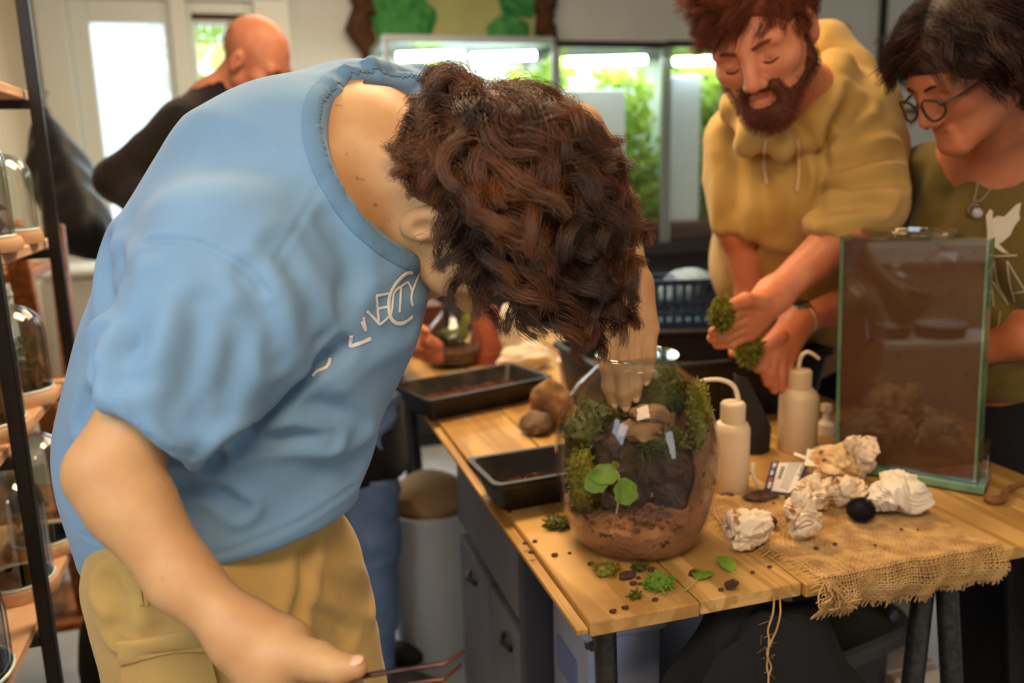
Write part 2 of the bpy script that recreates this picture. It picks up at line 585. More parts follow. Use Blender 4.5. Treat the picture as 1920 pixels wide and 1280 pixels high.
# ================================================================== SETTING
M_wall = mat('cream_plaster', (216, 220, 218), (207, 211, 209), scale=3, rough=0.85, bump=0.1, bscale=120)
M_wall2 = mat('shaded_plaster', (190, 170, 138), (180, 160, 130), scale=3, rough=0.85, bump=0.1, bscale=120)  # left wall stands unlit; its darker tan shade is put into the colour
M_floor = mat('grey_concrete', (176, 182, 188), (156, 162, 170), scale=4, rough=0.45, bump=0.1, bscale=60)
M_white = mat('white_paint', (224, 230, 226), rough=0.4)
M_black = mat('black_paint', (20, 18, 18), rough=0.45)
M_blackp = mat('black_plastic', (22, 20, 20), (30, 27, 26), scale=40, rough=0.42, bump=0.15, bscale=300)
M_glass = glass_mat('clear_glass')
M_frost = glass_mat('frosted_pane', tint=(0.95, 0.98, 0.98), frost=0.35)
M_dome = glass_mat('dome_glass', tint=(0.97, 0.98, 0.97), k=2.0, edge=2.0)
M_soil = mat('dark_soil', (52, 34, 24), (92, 62, 44), scale=90, rough=0.95, bump=0.9, bscale=220, bdist=0.004)
M_moss = leaf_mat('moss_green', (58, 62, 20), (112, 112, 36), scale=160)
M_mossy = leaf_mat('moss_yellow', (92, 92, 26), (150, 144, 44), scale=160)
M_leaf = leaf_mat('bright_leaf', (92, 132, 36), (138, 172, 60), scale=30)
M_foli = leaf_mat('foliage_green', (96, 142, 40), (176, 202, 84), scale=14, tr=0.5)
M_woodl = wood_mat('shelf_wood', (206, 164, 130), (220, 180, 146), (182, 136, 102), ax=1, rough=0.6)
M_woodo = wood_mat('orange_wood', (140, 86, 42), (166, 108, 58), (118, 70, 34), ax=1, rough=0.55)

A0, A1, B0, B1, HC = -0.95, 4.6, -2.2, 4.8, 2.75
def slab(name, a, b, z, m, bev=0.0):
    c = room((a[0] + a[1]) / 2, (b[0] + b[1]) / 2, (z[0] + z[1]) / 2)
    mb = MB().box(c, (a[1] - a[0], b[1] - b[0], z[1] - z[0]), bev=bev)
    return struct(mb.build(name, m, loc=c - EZ * (z[1] - z[0]) / 2, smooth=False))
slab('floor', (A0 - .1, A1 + .1), (B0 - .1, B1 + 2.6), (-0.08, 0), M_floor)
slab('ceiling', (A0 - .1, A1 + .1), (B0 - .1, B1 + .1), (HC, HC + .08), M_wall)
slab('wall_left', (A0 - .12, A0), (B0, B1), (0, HC), M_wall2)
slab('wall_right', (A1, A1 + .12), (B0, B1), (0, HC), M_wall)
slab('wall_front', (A0 - .1, A1 + .1), (B0 - .12, B0), (0, HC), M_wall)
# back wall with the opening of the glazed door
DA0, DA1, DZ = -0.93, 0.235, 2.32
c = room(2, B1, 0)
wb = MB()
def wbx(a, z): wb.box(room((a[0] + a[1]) / 2, B1 + .07, (z[0] + z[1]) / 2), (a[1] - a[0], .14, z[1] - z[0]))
wbx((DA1, A1 + .1), (0, HC)); wbx((A0 - .1, DA1), (DZ, HC)); wbx((A0 - .1, DA0), (0, DZ))
struct(wb.build('wall_back', M_wall, loc=c, smooth=False))
slab('baseboard_back', (DA1 + .1, A1), (B1 - .02, B1), (0, .1), M_white)
slab('baseboard_left', (A0, A0 + .02), (B0, B1 - .1), (0, .1), M_white)
# door frame, one frosted leaf and a narrow clear pane beside it
dr = bpy.data.objects.new('door_1', None); COL.objects.link(dr); dr.location = Vector(room(-.35, B1, 0)); ORG[dr.name] = room(-.35, B1, 0); dr['kind'] = 'structure'
dr['label'] = 'white framed glazed garden door with a frosted pane and a narrow clear sidelight'
def frame_bar(mb, a, z, b=B1 + .03, t=.16): mb.box(room((a[0] + a[1]) / 2, b, (z[0] + z[1]) / 2), (a[1] - a[0], t, z[1] - z[0]), bev=.006)
fm = MB()
frame_bar(fm, (DA0, DA0 + .14), (0, DZ)); frame_bar(fm, (DA1 - .16, DA1 + .02), (0, DZ)); frame_bar(fm, (DA0, DA1), (DZ - .06, DZ))
frame_bar(fm, (-.325, -.245), (0, DZ - .05))
fm.build('door_frame', M_white, dr)
lf = MB()
for a, z in (((DA0 + .14, -.70), (0, 2.26)), ((-.36, -.325), (0, 2.26)), ((-.70, -.36), (2.15, 2.26)), ((-.70, -.36), (0, .25))):
    frame_bar(lf, a, z, B1 + .02, .06)
lfo = lf.build('door_leaf', M_white, dr)
MB().box(room(-.53, B1 + .02, 1.2), (.36, .012, 1.92)).build('frosted_pane', M_frost, lfo, smooth=False)
sd = MB()
for a, z in (((-.245, -.215), (0, 2.26)), ((.04, .075), (0, 2.26)), ((-.215, .04), (2.15, 2.26)), ((-.215, .04), (0, .9))):
    frame_bar(sd, a, z, B1 + .02, .06)
sdo = sd.build('sidelight_frame', M_white, dr)
MB().box(room(-.09, B1 + .02, 1.52), (.26, .008, 1.26)).build('clear_pane', M_glass, sdo, smooth=False)
MB().box(room(-.09, B1 + .0, 2.185), (.27, .03, .03)).build('blind_rail', mat('dark_brown', (58, 44, 32)), sdo, smooth=False)

# windows beside and behind the viewer, where the daylight comes from
w1 = MB()
for b, z, sb, sz_ in ((.15, 2.22, 1.16, .08), (.15, 1.02, 1.16, .08), (-.39, 1.62, .08, 1.2), (.69, 1.62, .08, 1.2), (.15, 1.62, .05, 1.2)):
    w1.box(room(A0 + .02, b, z), (.04, sb, sz_), bev=.004)
struct(w1.build('window_1', M_white, loc=room(A0, .15, .98)), 'white window frame in the wall beside the metal shelf')
w2 = MB()
for a, z, sa_, sz_ in ((1.9, 2.28, .9, .08), (1.9, .72, .9, .08), (1.49, 1.5, .08, 1.6), (2.31, 1.5, .08, 1.6)):
    w2.box(room(a, B0 + .02, z), (sa_, .04, sz_), bev=.004)
struct(w2.build('window_2', M_white, loc=room(1.9, B0, .7)), 'tall white window frame in the wall facing the work table')
def leaf_cloud(c, rad, n, size, seed, jit=1.0, droop=0.0):
    """scattered curved leaves; returns MB"""
    g = np.random.default_rng(seed)
    mb = MB()
    for i in range(n):
        d = norm(g.normal(size=3))
        p = np.asarray(c) + d * np.asarray(rad) * g.uniform(0.35, 1.0) ** 0.6
        t = norm(d * 0.6 + g.normal(size=3) * 0.6 - EZ * droop); s = norm(np.cross(t, g.normal(size=3))); u = np.cross(t, s)
        L = size * g.uniform(.6, 1.3); w = L * .28
        mb.raw([p, p + t * L * .45 + s * w + u * L * .06, p + t * L, p + t * L * .45 - s * w + u * L * .06, p + t * L * .5 - u * L * .02], [(0, 1, 4), (1, 2, 4), (2, 3, 4), (3, 0, 4)])
    return mb
# shrubs of the garden seen through the clear pane
for i, (px_, py_, d_, rr, lab) in enumerate(((365, 125, 6.6, .34, 'leafy garden shrub low beyond the clear door pane'), (400, 62, 7.4, .26, 'high green branch beyond the top of the clear door pane'))):
    cc = at(px_, py_, d_)
    t = thing('garden_shrub', lab, 'shrub', (cc[0], cc[1], 0))
    leaf_cloud(cc, (rr, rr, rr * 1.2), 260, .1, 30 + i).build('foliage', M_foli, t)
    MB().tube([V(cc[0], cc[1], 0), cc + V(.04, 0, -.5), cc], [.03, .02, .012], 6).build('stem', mat('bark', (70, 52, 36)), t)

# framed moss picture high on the back wall
def onbk(x, y): return onb(x, y, B1 - .03)
pc = [onbk(700, 78), onbk(1005, 62)]
pa0, pa1 = pc[0] @ E1, pc[1] @ E1
pz0 = 2.06; pz1 = 2.62
mp = thing('moss_picture', 'rustic bark-framed picture of green moss hanging high on the cream wall', 'picture', room((pa0 + pa1) / 2, B1 - .02, pz0))
MB().box(room((pa0 + pa1) / 2, B1 - .025, (pz0 + pz1) / 2), (pa1 - pa0, .03, pz1 - pz0)).build('panel', mat('pale_olive', (176, 176, 120), (158, 168, 116), scale=6, rough=0.9), mp)
g = np.random.default_rng(3)
M_bark = mat('dark_bark', (62, 40, 26), (88, 58, 36), scale=30, rough=0.95, bump=.8, bscale=60)
for k, (aa0, aa1, zz0, zz1) in enumerate(((pa0 - .04, pa0 - .04, pz0 - .06, pz1), (pa1 + .04, pa1 + .04, pz0, pz1), (pa0, pa1, pz1, pz1))):
    n = 14
    P = [room(aa0 + (aa1 - aa0) * i / n + g.normal() * .02, B1 - .05, zz0 + (zz1 - zz0) * i / n + g.normal() * .012) for i in range(n + 1)]
    MB().tube(P, [.045 + g.uniform(0, .03) for _ in P], 7).build('bark_frame', M_bark, mp)
M_pm = mat('preserved_moss', (38, 120, 64), (84, 156, 84), scale=20, rough=0.95, bump=1, bscale=80, bdist=.01)
for (ax_, az, rx, rz, sd_) in ((pa0 + .16, pz0 + .14, .17, .15, 1), (pa0 + .12, pz0 + .42, .13, .16, 2), (pa1 - .1, pz0 + .34, .15, .2, 3), (pa1 - .17, pz0 + .08, .12, .08, 4), (pa0 + .5, pz0 + .5, .2, .06, 5)):
    v, f = blob(room(ax_, B1 - .045, az), (rx, .03, rz), sd_, amp=.18)
    MB().raw(v, f).build('moss_patch', M_pm, mp)

# picture frames and the whiteboard on the back wall, behind the two people
def frame_thing(name, label, cat, a0, a1, z0, z1, w, mi, mo, b=B1):
    t = thing(name, label, cat, room((a0 + a1) / 2, b - .01, z0))
    m = MB()
    for (x0, x1, y0, y1) in ((a0, a0 + w, z0, z1), (a1 - w, a1, z0, z1), (a0 + w, a1 - w, z0, z0 + w), (a0 + w, a1 - w, z1 - w, z1)):
        m.box(room((x0 + x1) / 2, b - .02, (y0 + y1) / 2), (x1 - x0, .04, y1 - y0), bev=.004)
    m.build('frame', mo, t)
    MB().box(room((a0 + a1) / 2, b - .012, (z0 + z1) / 2), (a1 - a0 - w, .02, z1 - z0 - w)).build('panel', mi, t)
    return t
q0 = onbk(1650, 100) @ E1; qz = onbk(1700, 214)[2]
frame_thing('whiteboard', 'large white board in a thin black frame on the wall behind the woman', 'board', q0, q0 + .62, qz, 2.5, .035, mat('board_white', (212, 218, 222), rough=.3), M_black)
k0, k1 = onbk(1500, 60) @ E1, onbk(1592, 60) @ E1
frame_thing('dark_picture', 'small dark picture behind the hood of the bearded man', 'picture', k0, k1, 1.70, onbk(1560, 48)[2], .03, mat('dark_print', (46, 34, 26), (60, 46, 36), scale=8), M_black)

# ------------------------------------------------------------------ row of planted glass tanks on a dark counter
CB = 4.12
def bx(x, y, b=CB): return onb(x, y, b)
cz = 0.99
ca0, ca1 = bx(690, 450) @ E1, 3.3
ct = thing('dark_counter', 'long black counter carrying the planted glass tanks along the back wall', 'counter', room((ca0 + ca1) / 2, 4.45, 0))
MB().box(room((ca0 + ca1) / 2, 4.45, cz - .03), (ca1 - ca0, .68, .06), bev=.005).build('countertop', mat('counter_dark', (44, 40, 38), rough=.3), ct)
MB().box(room((ca0 + ca1) / 2, 4.47, cz / 2 - .03), (ca1 - ca0 - .04, .6, cz - .06)).build('carcass', mat('carcass_dark', (26, 26, 28), rough=.6), ct)
nd = 4
for i in range(nd):
    w_ = (ca1 - ca0 - .08) / nd
    MB().box(room(ca0 + .04 + w_ * (i + .5), 4.165, .47), (w_ - .015, .02, .8), bev=.004).build('cabinet_door', mat('door_dark', (32, 32, 35), rough=.5), ct)
M_backw = mat('white_backing', (226, 236, 236), rough=.6)
M_led = mat('led_tube', (255, 255, 255), emit=(240, 248, 255), estr=14)
M_tan = mat('aluminium', (150, 158, 158), rough=.35, metal=.6)
tanks = ((738, 1048, 78, 'wide planted glass tank with bright lamps behind the bent head', 1), (1056, 1252, 88, 'planted glass tank with a pale misted pane between two tanks', 2), (1262, 1420, 88, 'planted glass tank beside the shoulder of the bearded man', 3))
for x0, x1, yt, lab, sd_ in tanks:
    a0, a1 = bx(x0, 300) @ E1, bx(x1, 300) @ E1
    z1 = bx((x0 + x1) / 2, yt)[2]; z0 = cz
    am = (a0 + a1) / 2; b0, b1 = CB + .06, CB + .56
    t = thing('planted_tank', lab, 'terrarium', room(am, (b0 + b1) / 2, z0))
    for (aa, bb) in ((a0, b0), (a1, b0), (a0, b1), (a1, b1)):
        MB().box(room(aa, bb, (z0 + z1) / 2), (.022, .022, z1 - z0)).build('corner_post', M_tan, t)
    MB().box(room(am, b0, (z0 + z1) / 2), (a1 - a0 - .02, .006, z1 - z0)).build('front_pane', M_glass, t, smooth=False)
    MB().box(room(am, b1, (z0 + z1) / 2), (a1 - a0 - .02, .01, z1 - z0)).build('back_panel', M_backw, t, smooth=False)
    MB().box(room(am, (b0 + b1) / 2, z0 + .05), (a1 - a0 - .03, b1 - b0 - .03, .1), bev=.02).build('soil_bed', M_soil, t)
    hd = MB().box(room(am, (b0 + b1) / 2, z1 + .02), (a1 - a0 + .02, b1 - b0, .035), bev=.004).build('hood', M_black if sd_ > 1 else M_tan, t)
    nled = 2 if sd_ == 1 else 1
    for q in range(nled):
        MB().tube([room(a0 + .06 + (a1 - a0 - .1) * q / nled, b0 + .05, z1 - .06), room(a0 + .02 + (a1 - a0 - .1) * (q + 1) / nled, b0 + .05, z1 - .045)], .022, 10).build('led_tube', M_led, hd)
    l = area('tank_lamp', room(am, b0 + .2, z1 - .02), room(am, b0 + .28, z0), a1 - a0 - .1, .2, 9 if sd_ == 1 else 6, (.93, .98, 1.0))
    # planting
    g = np.random.default_rng(40 + sd_)
    if sd_ == 1:
        MB().tube(spline([room(a0 + .62 * (a1 - a0), b0 + .3, z0), room(a0 + .5 * (a1 - a0), b0 + .25, z0 + .5), room(a0 + .66 * (a1 - a0), b0 + .2, z1 - .35), room(a0 + .56 * (a1 - a0), b0 + .2, z1 - .12)], 20), np.linspace(.03, .008, 20), 7).build('branch', M_bark, t)
        spots = [(.8, .62, .2), (.86, .48, .2), (.2, .3, .25), (.5, .3, .3), (.92, .8, .08), (.3, .93, .05)]
    elif sd_ == 2:
        MB().box(room(am - .07, b0 + .08, (z0 + z1) / 2 - .1), (.36, .01, .8), bev=.004).build('misted_pane', mat('mist_white', (206, 222, 228), rough=.4), t)
        spots = [(.78, .75, .16), (.8, .5, .2), (.85, .25, .22), (.78, .1, .2), (.15, .9, .06)]
    else:
        MB().box(room(a0 + .14, b0 + .1, (z0 + z1) / 2 - .08), (.2, .01, .9), bev=.004).build('misted_pane', mat('mist_white', (206, 222, 228), rough=.4), t)
        spots = [(.6, .85, .15), (.75, .5, .18), (.7, .2, .22), (.3, .12, .15)]
    for q, (fa, fz, rr) in enumerate(spots):
        leaf_cloud(room(a0 + fa * (a1 - a0), b0 + .26, z0 + fz * (z1 - z0)), (rr, .13, rr * 1.25), int(420 * rr / .2), .07, 60 + 10 * sd_ + q, droop=.3).build('plant', M_foli, t)

# ------------------------------------------------------------------ metal shelf with glass domes along the left wall
AF, AB = -0.377, -0.80
sh = thing('metal_shelf', 'black metal shelf with pale wooden boards and glass domes along the wall', 'shelf', room((AF + AB) / 2, 1.4, 0))
ZS = (0.30, 0.715, 1.015, 1.30, 1.58)
for b in (1.00, 1.425, 1.85):
    for a in (AF, AB):
        MB().box(room(a, b, 1.1), (.021, .021, 2.2), bev=.002).build('post', M_black, sh)
    for z in ZS:
        MB().box(room((AF + AB) / 2, b, z - .028), (AF - AB, .016, .016)).build('cross_rail', M_black, sh)
for z in ZS:
    for k in range(3):
        w_ = (AF - AB - .03) / 3
        MB().box(room(AB + .015 + w_ * (k + .5), 1.40, z - .01), (w_ - .006, .98, .02), bev=.003).build('board', M_woodl, sh)
DN = {'n': 0}
def dome(a, b, z, r, h, lab, planted, base='wood'):
    short = lab.replace('half hidden ', '').replace(', beside the near post', '')
    t = thing('glass_dome', lab, 'glass dome', room(a, b, z))
    c = room(a, b, z)
    if base == 'wood':
        MB().lathe([(0, 0), (r * 1.12, 0), (r * 1.14, .006), (r * 1.14, .016), (r * 1.1, .022), (0, .022)], c, 32).build('wooden_base', M_woodl, t); zb = .022
    else:
        MB().lathe([(0, 0), (r * .9, 0), (r * .95, .01), (0, .012)], c, 24).build('dark_base', M_blackp, t); zb = .012
    pr = []
    for i in range(13):
        q = i / 12 * pi / 2
        pr.append((r * cos(q), max(h - r, .02) + r * sin(q)))
    outer = [(r, 0)] + pr; outer[-1] = (0.004, h)
    inner = [(max(p[0] - .0045, .001), p[1] - .004) for p in outer[1:]][::-1] + [(r - .0045, 0)]
    MB().lathe(outer + inner, c + EZ * zb, 32).build('dome', M_dome, t)
    MB().lathe([(r + .0025 * cos(q), .003 + .003 * sin(q)) for q in np.linspace(0, 2 * pi, 9)], c + EZ * zb, 32).build('rolled_rim', mat('glass_rim', (205, 222, 220), rough=.15), t)
    if r > .05:
        MB().lathe([(0, h), (.006, h), (.006, h + .006), (.013, h + .016), (.010, h + .026), (0, h + .03)], c + EZ * zb, 16).build('knob', mat('glass_rim', (205, 222, 220), rough=.15), t)
    if planted:
        DN['n'] += 1
        v, f = blob(c + EZ * (zb + .02), (r * .8, r * .8, .035), 200 + DN['n'], amp=.12, sub=2, flatb=.5)
        p = thing('moss_mound', 'planted moss in ' + short, 'plant', c + EZ * zb)
        MB().raw(v, f).build('soil', M_soil, p)
        leaf_cloud(c + EZ * (zb + .06), (r * .65, r * .65, h * .22), 90, .022, 300 + DN['n']).build('foliage', M_moss, p)
dome(-.455, 1.50, ZS[2], .072, .20, 'wide glass dome in the middle of the third board, beside the near post', True)
dome(-.44, 1.71, ZS[2], .056, .16, 'small glass dome at the far end of the third board', True)
dome(-.47, 1.29, ZS[2], .062, .15, 'glass dome nearest on the third board', True)
dome(-.445, 1.56, ZS[1], .056, .19, 'narrow glass dome in the middle of the second board', False)
dome(-.44, 1.74, ZS[1], .06, .21, 'tall glass dome at the far end of the second board', False)
dome(-.475, 1.27, ZS[1], .088, .17, 'big round glass dome with planted moss nearest on the second board', True, 'dark')
dome(-.56, 1.40, ZS[1], .05, .2, 'slim glass dome behind the near post on the second board', False)
dome(-.46, 1.60, ZS[3], .075, .19, 'glass dome over green moss at the far end of the fourth board', True)
dome(-.57, 1.44, ZS[3], .05, .15, 'narrow glass dome half hidden on the fourth board', False)
dome(-.48, 1.68, ZS[4], .055, .09, 'low glass dome on the topmost board', True)
dome(-.56, 1.63, ZS[1], .05, .18, 'glass dome deep at the far end of the second board', False)
dome(-.57, 1.62, ZS[2], .055, .17, 'glass dome deep at the far end of the third board', False)
dome(-.43, 1.77, ZS[3], .045, .14, 'slim glass dome at the very end of the fourth board', False)
dome(-.55, 1.52, ZS[4], .05, .10, 'low glass dome in the middle of the topmost board', True)
# pink pot lid and small jar between domes
t = thing('cork_jar', 'small glass jar with a pink cork lid on the third board', 'jar', room(-.42, 1.42, ZS[2]))
MB().lathe([(0, 0), (.022, 0), (.022, .05), (.019, .052), (.019, .002), (0, .002)], room(-.42, 1.36, ZS[2]), 20).build('body', M_glass, t)
MB().lathe([(0, .045), (.02, .045), (.023, .065), (0, .068)], room(-.42, 1.36, ZS[2]), 20).build('cork', mat('pink_cork', (206, 160, 140), rough=.8), t)

# wooden step rack beyond the shelf
wr = thing('wooden_step_rack', 'brown wooden step rack with leaning rails beyond the metal shelf', 'rack', room(-.66, 2.2, 0))
for a in (-.86, -.50):
    MB().box(room(a, 2.20, .66), (.045, .035, 1.36), ax=[E1, norm(E2 * cos(.2) + EZ * sin(.2)), norm(EZ * cos(.2) - E2 * sin(.2))], bev=.004).build('rail', M_woodo, wr)
    MB().box(room(a, 2.42, .65), (.04, .035, 1.30), ax=[E1, norm(E2 * cos(.1) - EZ * sin(.1)), norm(EZ * cos(.1) + E2 * sin(.1))], bev=.004).build('rear_rail', M_woodo, wr)
for i, z in enumerate((.30, .60, .90, 1.2)):
    MB().box(room(-.68, 2.29 - (z - .85) * .1, z), (.36, .26, .022), bev=.003).build('step', M_woodo, wr)
    jl = ['lowest', 'second', 'third', 'top'][i]
    for q in range(2):
        jc = room(-.77 + .17 * q, 2.25 - (z - .85) * .1, z + .011)
        j = thing('storage_jar', 'clear jar with white lid, %s on the %s step of the wooden rack' % (['wall side', 'room side'][q], jl), 'jar', jc)
        MB().lathe([(0, 0), (.045, 0), (.048, .01), (.048, .1), (.038, .115), (.036, .115), (.045, .1), (.045, .004), (0, .004)], jc, 20).build('body', M_glass, j)
        MB().lathe([(0, .112), (.042, .112), (.042, .135), (0, .135)], jc, 20).build('lid', M_white, j)

# coat hanging on the wall
co = thing('leather_coat', 'black leather coat hanging on the wall beside the garden door', 'coat', at(140, 480, 2.75))
cops = []
top = at(78, 215, 2.95); bot = at(160, 485, 2.75)
cops += [('u', cone(top, at(112, 330, 2.9), .035, .10), .05), ('u', cone(at(108, 300, 2.88), bot + EZ * .1, .08, .10), .06), ('u', cone(at(100, 280, 2.85), at(182, 470, 2.75), .045, .055), .04), ('u', cone(at(88, 260, 2.95), at(118, 480, 2.85), .04, .05), .04)]
cops += [('i', plane(bot, -EZ), 0)]
v, f = sdf_mesh(cops, .018)
vn = vnormals(v, f)
v = v + vn * (np.sin(v @ V(40, 25, 9)) * .004 + np.sin(v @ V(-23, 44, 14)) * .005)[:, None]
MB().raw(v, f).build('shell', mat('black_leather', (20, 20, 22), rough=.5, spec=.25), co)
MB().tube([top + E1 * -.03 + EZ * .05, top + EZ * .06, top + EZ * -.02], .012, 6).build('hanging_loop', M_black, co)
t = thing('wall_hook', 'metal coat hook on the wall above the black coat', 'hook', top + EZ * .04 - E1 * .1)
_wa = E1 * (A0 - top @ E1)
MB().tube(spline([top + _wa + EZ * .06, top + _wa * .4 + EZ * .05, top + E1 * .0 + EZ * .055, top + E1 * .03 + EZ * .08], 12), .008, 6).build('prong', M_tan, t)
MB().box(top + _wa + EZ * .06 + E1 * .006, (.012, .04, .09), bev=.003).build('plate', M_tan, t)

# pale storage boxes under the coat, bucket, bag
bxs = ((185, 560, 3.3, .34, .30, .36, 'white storage box on the floor below the black coat', (222, 222, 214)), )
for (x, y, d, w_, dp, hh, lab, colr) in bxs:
    p = at(x, y, d); t = thing('storage_box', lab, 'box', V(p[0], p[1], 0))
    hh = p[2] + .1
    MB().box(V(p[0], p[1], hh / 2), (w_, dp, hh), bev=.02).build('tub', mat('pale_tub', colr, rough=.4), t)
    MB().box(V(p[0], p[1], hh + .015), (w_ + .02, dp + .02, .03), bev=.01).build('lid', M_white, t)
p = room(-.33, 2.09, 0)
bg = thing('black_bag', 'black bag slumped on the floor beside the shelf', 'bag', p)
v, f = blob(p + EZ * .25, (.16, .2, .27), 91, amp=.1, flatb=.9)
MB().raw(v, f).build('sack', mat('black_cloth', (18, 17, 18), rough=.9), bg)
MB().tube(spline([p + V(-.06, 0, .44), p + V(-.05, 0, .58), p + V(.05, .02, .58), p + V(.07, .02, .44)], 16), .012, 6).build('strap', M_black, bg)
# white bucket with tan cloth seen past the table
p = at(806, 960, 2.5)
p = V(p[0], p[1], 0)
bk = thing('white_bucket', 'white bucket with tan rag standing on the floor behind the grey drawers', 'bucket', p)
MB().lathe([(0, .0), (.11, .0), (.145, .45), (.153, .45), (.153, .465), (.14, .465), (.107, .01), (0, .01)], p, 28).build('pail', mat('bucket_white', (220, 224, 222), rough=.4), bk)
MB().tube([p + E1 * .153 * cos(q) + E2 * .05 + EZ * (.44 - .1 * sin(q)) for q in np.linspace(0, pi, 14)], .004, 5).build('handle', M_tan, bk)
v, f = blob(p + EZ * .475, (.13, .13, .07), 92, amp=.16)
t = thing('tan_rag', 'tan crumpled rag lying in the white bucket', 'cloth', p + EZ * .44)
MB().raw(v, f).build('cloth', mat('tan_cloth', (196, 160, 112), rough=.9), t)
# ================================================================== WORK TABLE
M_plank = wood_mat('table_wood', (166, 126, 66), (200, 157, 92), (142, 98, 50), ax=1, rough=0.5)
M_end = mat('plank_end', (150, 116, 62), (132, 98, 50), scale=60, rough=0.8, bump=.4)
M_steel = mat('dark_steel', (50, 50, 50), (72, 70, 66), scale=90, rough=.4, metal=.7, bump=.25, bscale=260)
tb = thing('work_table', 'long wooden plank table on dark steel trestle legs with soil and moss on it', 'table', tp(.47, 1.0, -ZT))
TH = .021
edges = [0.0, .160, .3195, .485, .646, .80, .94]
for i in range(6):
    a0, a1 = edges[i] + .0012, edges[i + 1] - .0012
    off = [0, .003, -.004, -.004, -.008, -.004][i]
    mb = MB().box(tp((a0 + a1) / 2, off + .98, -TH / 2), (a1 - a0, 1.96, TH), bev=.0018)
    if i == 0:   # tongue of the outer board
        mb.box(tp(-.008, .98, -TH * .62), (.016, 1.955, TH * .36), bev=.001)
    mb.build('plank', [M_plank], tb, smooth=False)
for e in (.10, .95, 1.75):
    MB().box(tp(.47, e, -TH - .02), (.86, .035, .038), bev=.003).build('trestle_beam', M_steel, tb)
def leg(p, q, r=.016): MB().tube([p, q], r, 14).build('leg', M_steel, tb)
leg(tp(.052, .075, -TH), tp(.060, .045, -ZT)); leg(tp(.075, .12, -TH), tp(.075, .5, -ZT), .013)
leg(tp(.612, .055, -TH), tp(.66, -.03, -ZT), .0165); leg(tp(.60, .075, -TH), tp(.47, -.02, -ZT), .0165)
for e1 in (.06, .88): leg(tp(e1, 1.7, -TH), tp(e1, 1.85, -ZT)); leg(tp(e1, 1.7, -TH), tp(e1, 1.5, -ZT))

# ------------------------------------------------------------------ under the table
M_grey = mat('blue_grey_paint', (112, 118, 138), (100, 106, 126), scale=6, rough=.5)
cb0, cb1, ch = .37, 1.0, ZT - .075
cab = thing('drawer_cabinet', 'blue grey drawer cabinet standing under the side of the wooden table', 'cabinet', tp(.3, .68, -ZT))
MB().box(tp(.32, (cb0 + cb1) / 2, -ZT + ch / 2), (.5, cb1 - cb0, ch), bev=.004).build('carcass', M_grey, cab)
MB().box(tp(.058, (cb0 + cb1) / 2, -ZT + ch - .10), (.03, cb1 - cb0 - .07, .17), bev=.004).build('drawer', M_grey, cab)
for k in range(2):
    dd = (cb1 - cb0 - .07) / 2
    d_ = MB().box(tp(.058, cb0 + .035 + dd * (k + .5), -ZT + (ch - .2) / 2), (.03, dd - .008, ch - .24), bev=.004).build('cabinet_door', M_grey, cab)
    MB().tube([tp(.04, cb0 + .035 + dd * (k + .5) - .03, -ZT + ch - .27), tp(.03, cb0 + .035 + dd * (k + .5), -ZT + ch - .27), tp(.04, cb0 + .035 + dd * (k + .5) + .03, -ZT + ch - .27)], .006, 6).build('handle', M_black, d_)
MB().box(tp(.05, cb0 + .012, -ZT + ch / 2), (.055, .03, ch), bev=.003).build('corner_post', mat('dark_blue_grey', (58, 62, 74), rough=.5), cab)
M_clearp = mat('milky_plastic', (150, 160, 184), (128, 140, 168), scale=7, rough=.35)
for k in range(3):
    z0 = -ZT + .03 + .235 * k
    t = thing('storage_crate', ['milky plastic storage box at the bottom of the stack under the table corner', 'milky plastic storage box in the middle of the stack under the table corner', 'milky plastic storage box on top of the stack under the table corner'][k], 'box', tp(.125, .25, z0))
    MB().box(tp(.125, .25, z0 + .105), (.13, .17, .21), bev=.018, seg=2).build('tub', M_clearp, t)
    MB().box(tp(.125, .25, z0 + .216), (.145, .185, .022), bev=.008).build('lid', mat('milky_lid', (150, 160, 180), rough=.4), t)
    MB().box(tp(.06, .25, z0 + .12), (.008, .09, .06), bev=.003).build('label_card', mat('label_blue', (96, 112, 160), rough=.6), t)
pl = thing('storage_plinth', 'low dark board carrying the stack of milky storage boxes', 'board', tp(.125, .25, -ZT))
MB().box(tp(.125, .25, -ZT + .015), (.17, .2, .03), bev=.004).build('board', M_blackp, pl)
v, f = blob(tp(.29, .05, -.45), (.20, .085, .40), 71, amp=.13, sub=4, freq=3.2, flatb=.95)
c_ = v.mean(0); v[:, 2] = np.maximum(v[:, 2], 0.001)
sk = thing('black_sack', 'big black sack slumped under the front edge of the table', 'bag', V(c_[0], c_[1], 0))
MB().raw(v, f).build('sack', mat('black_cloth', (12, 11, 12), rough=.9), sk)
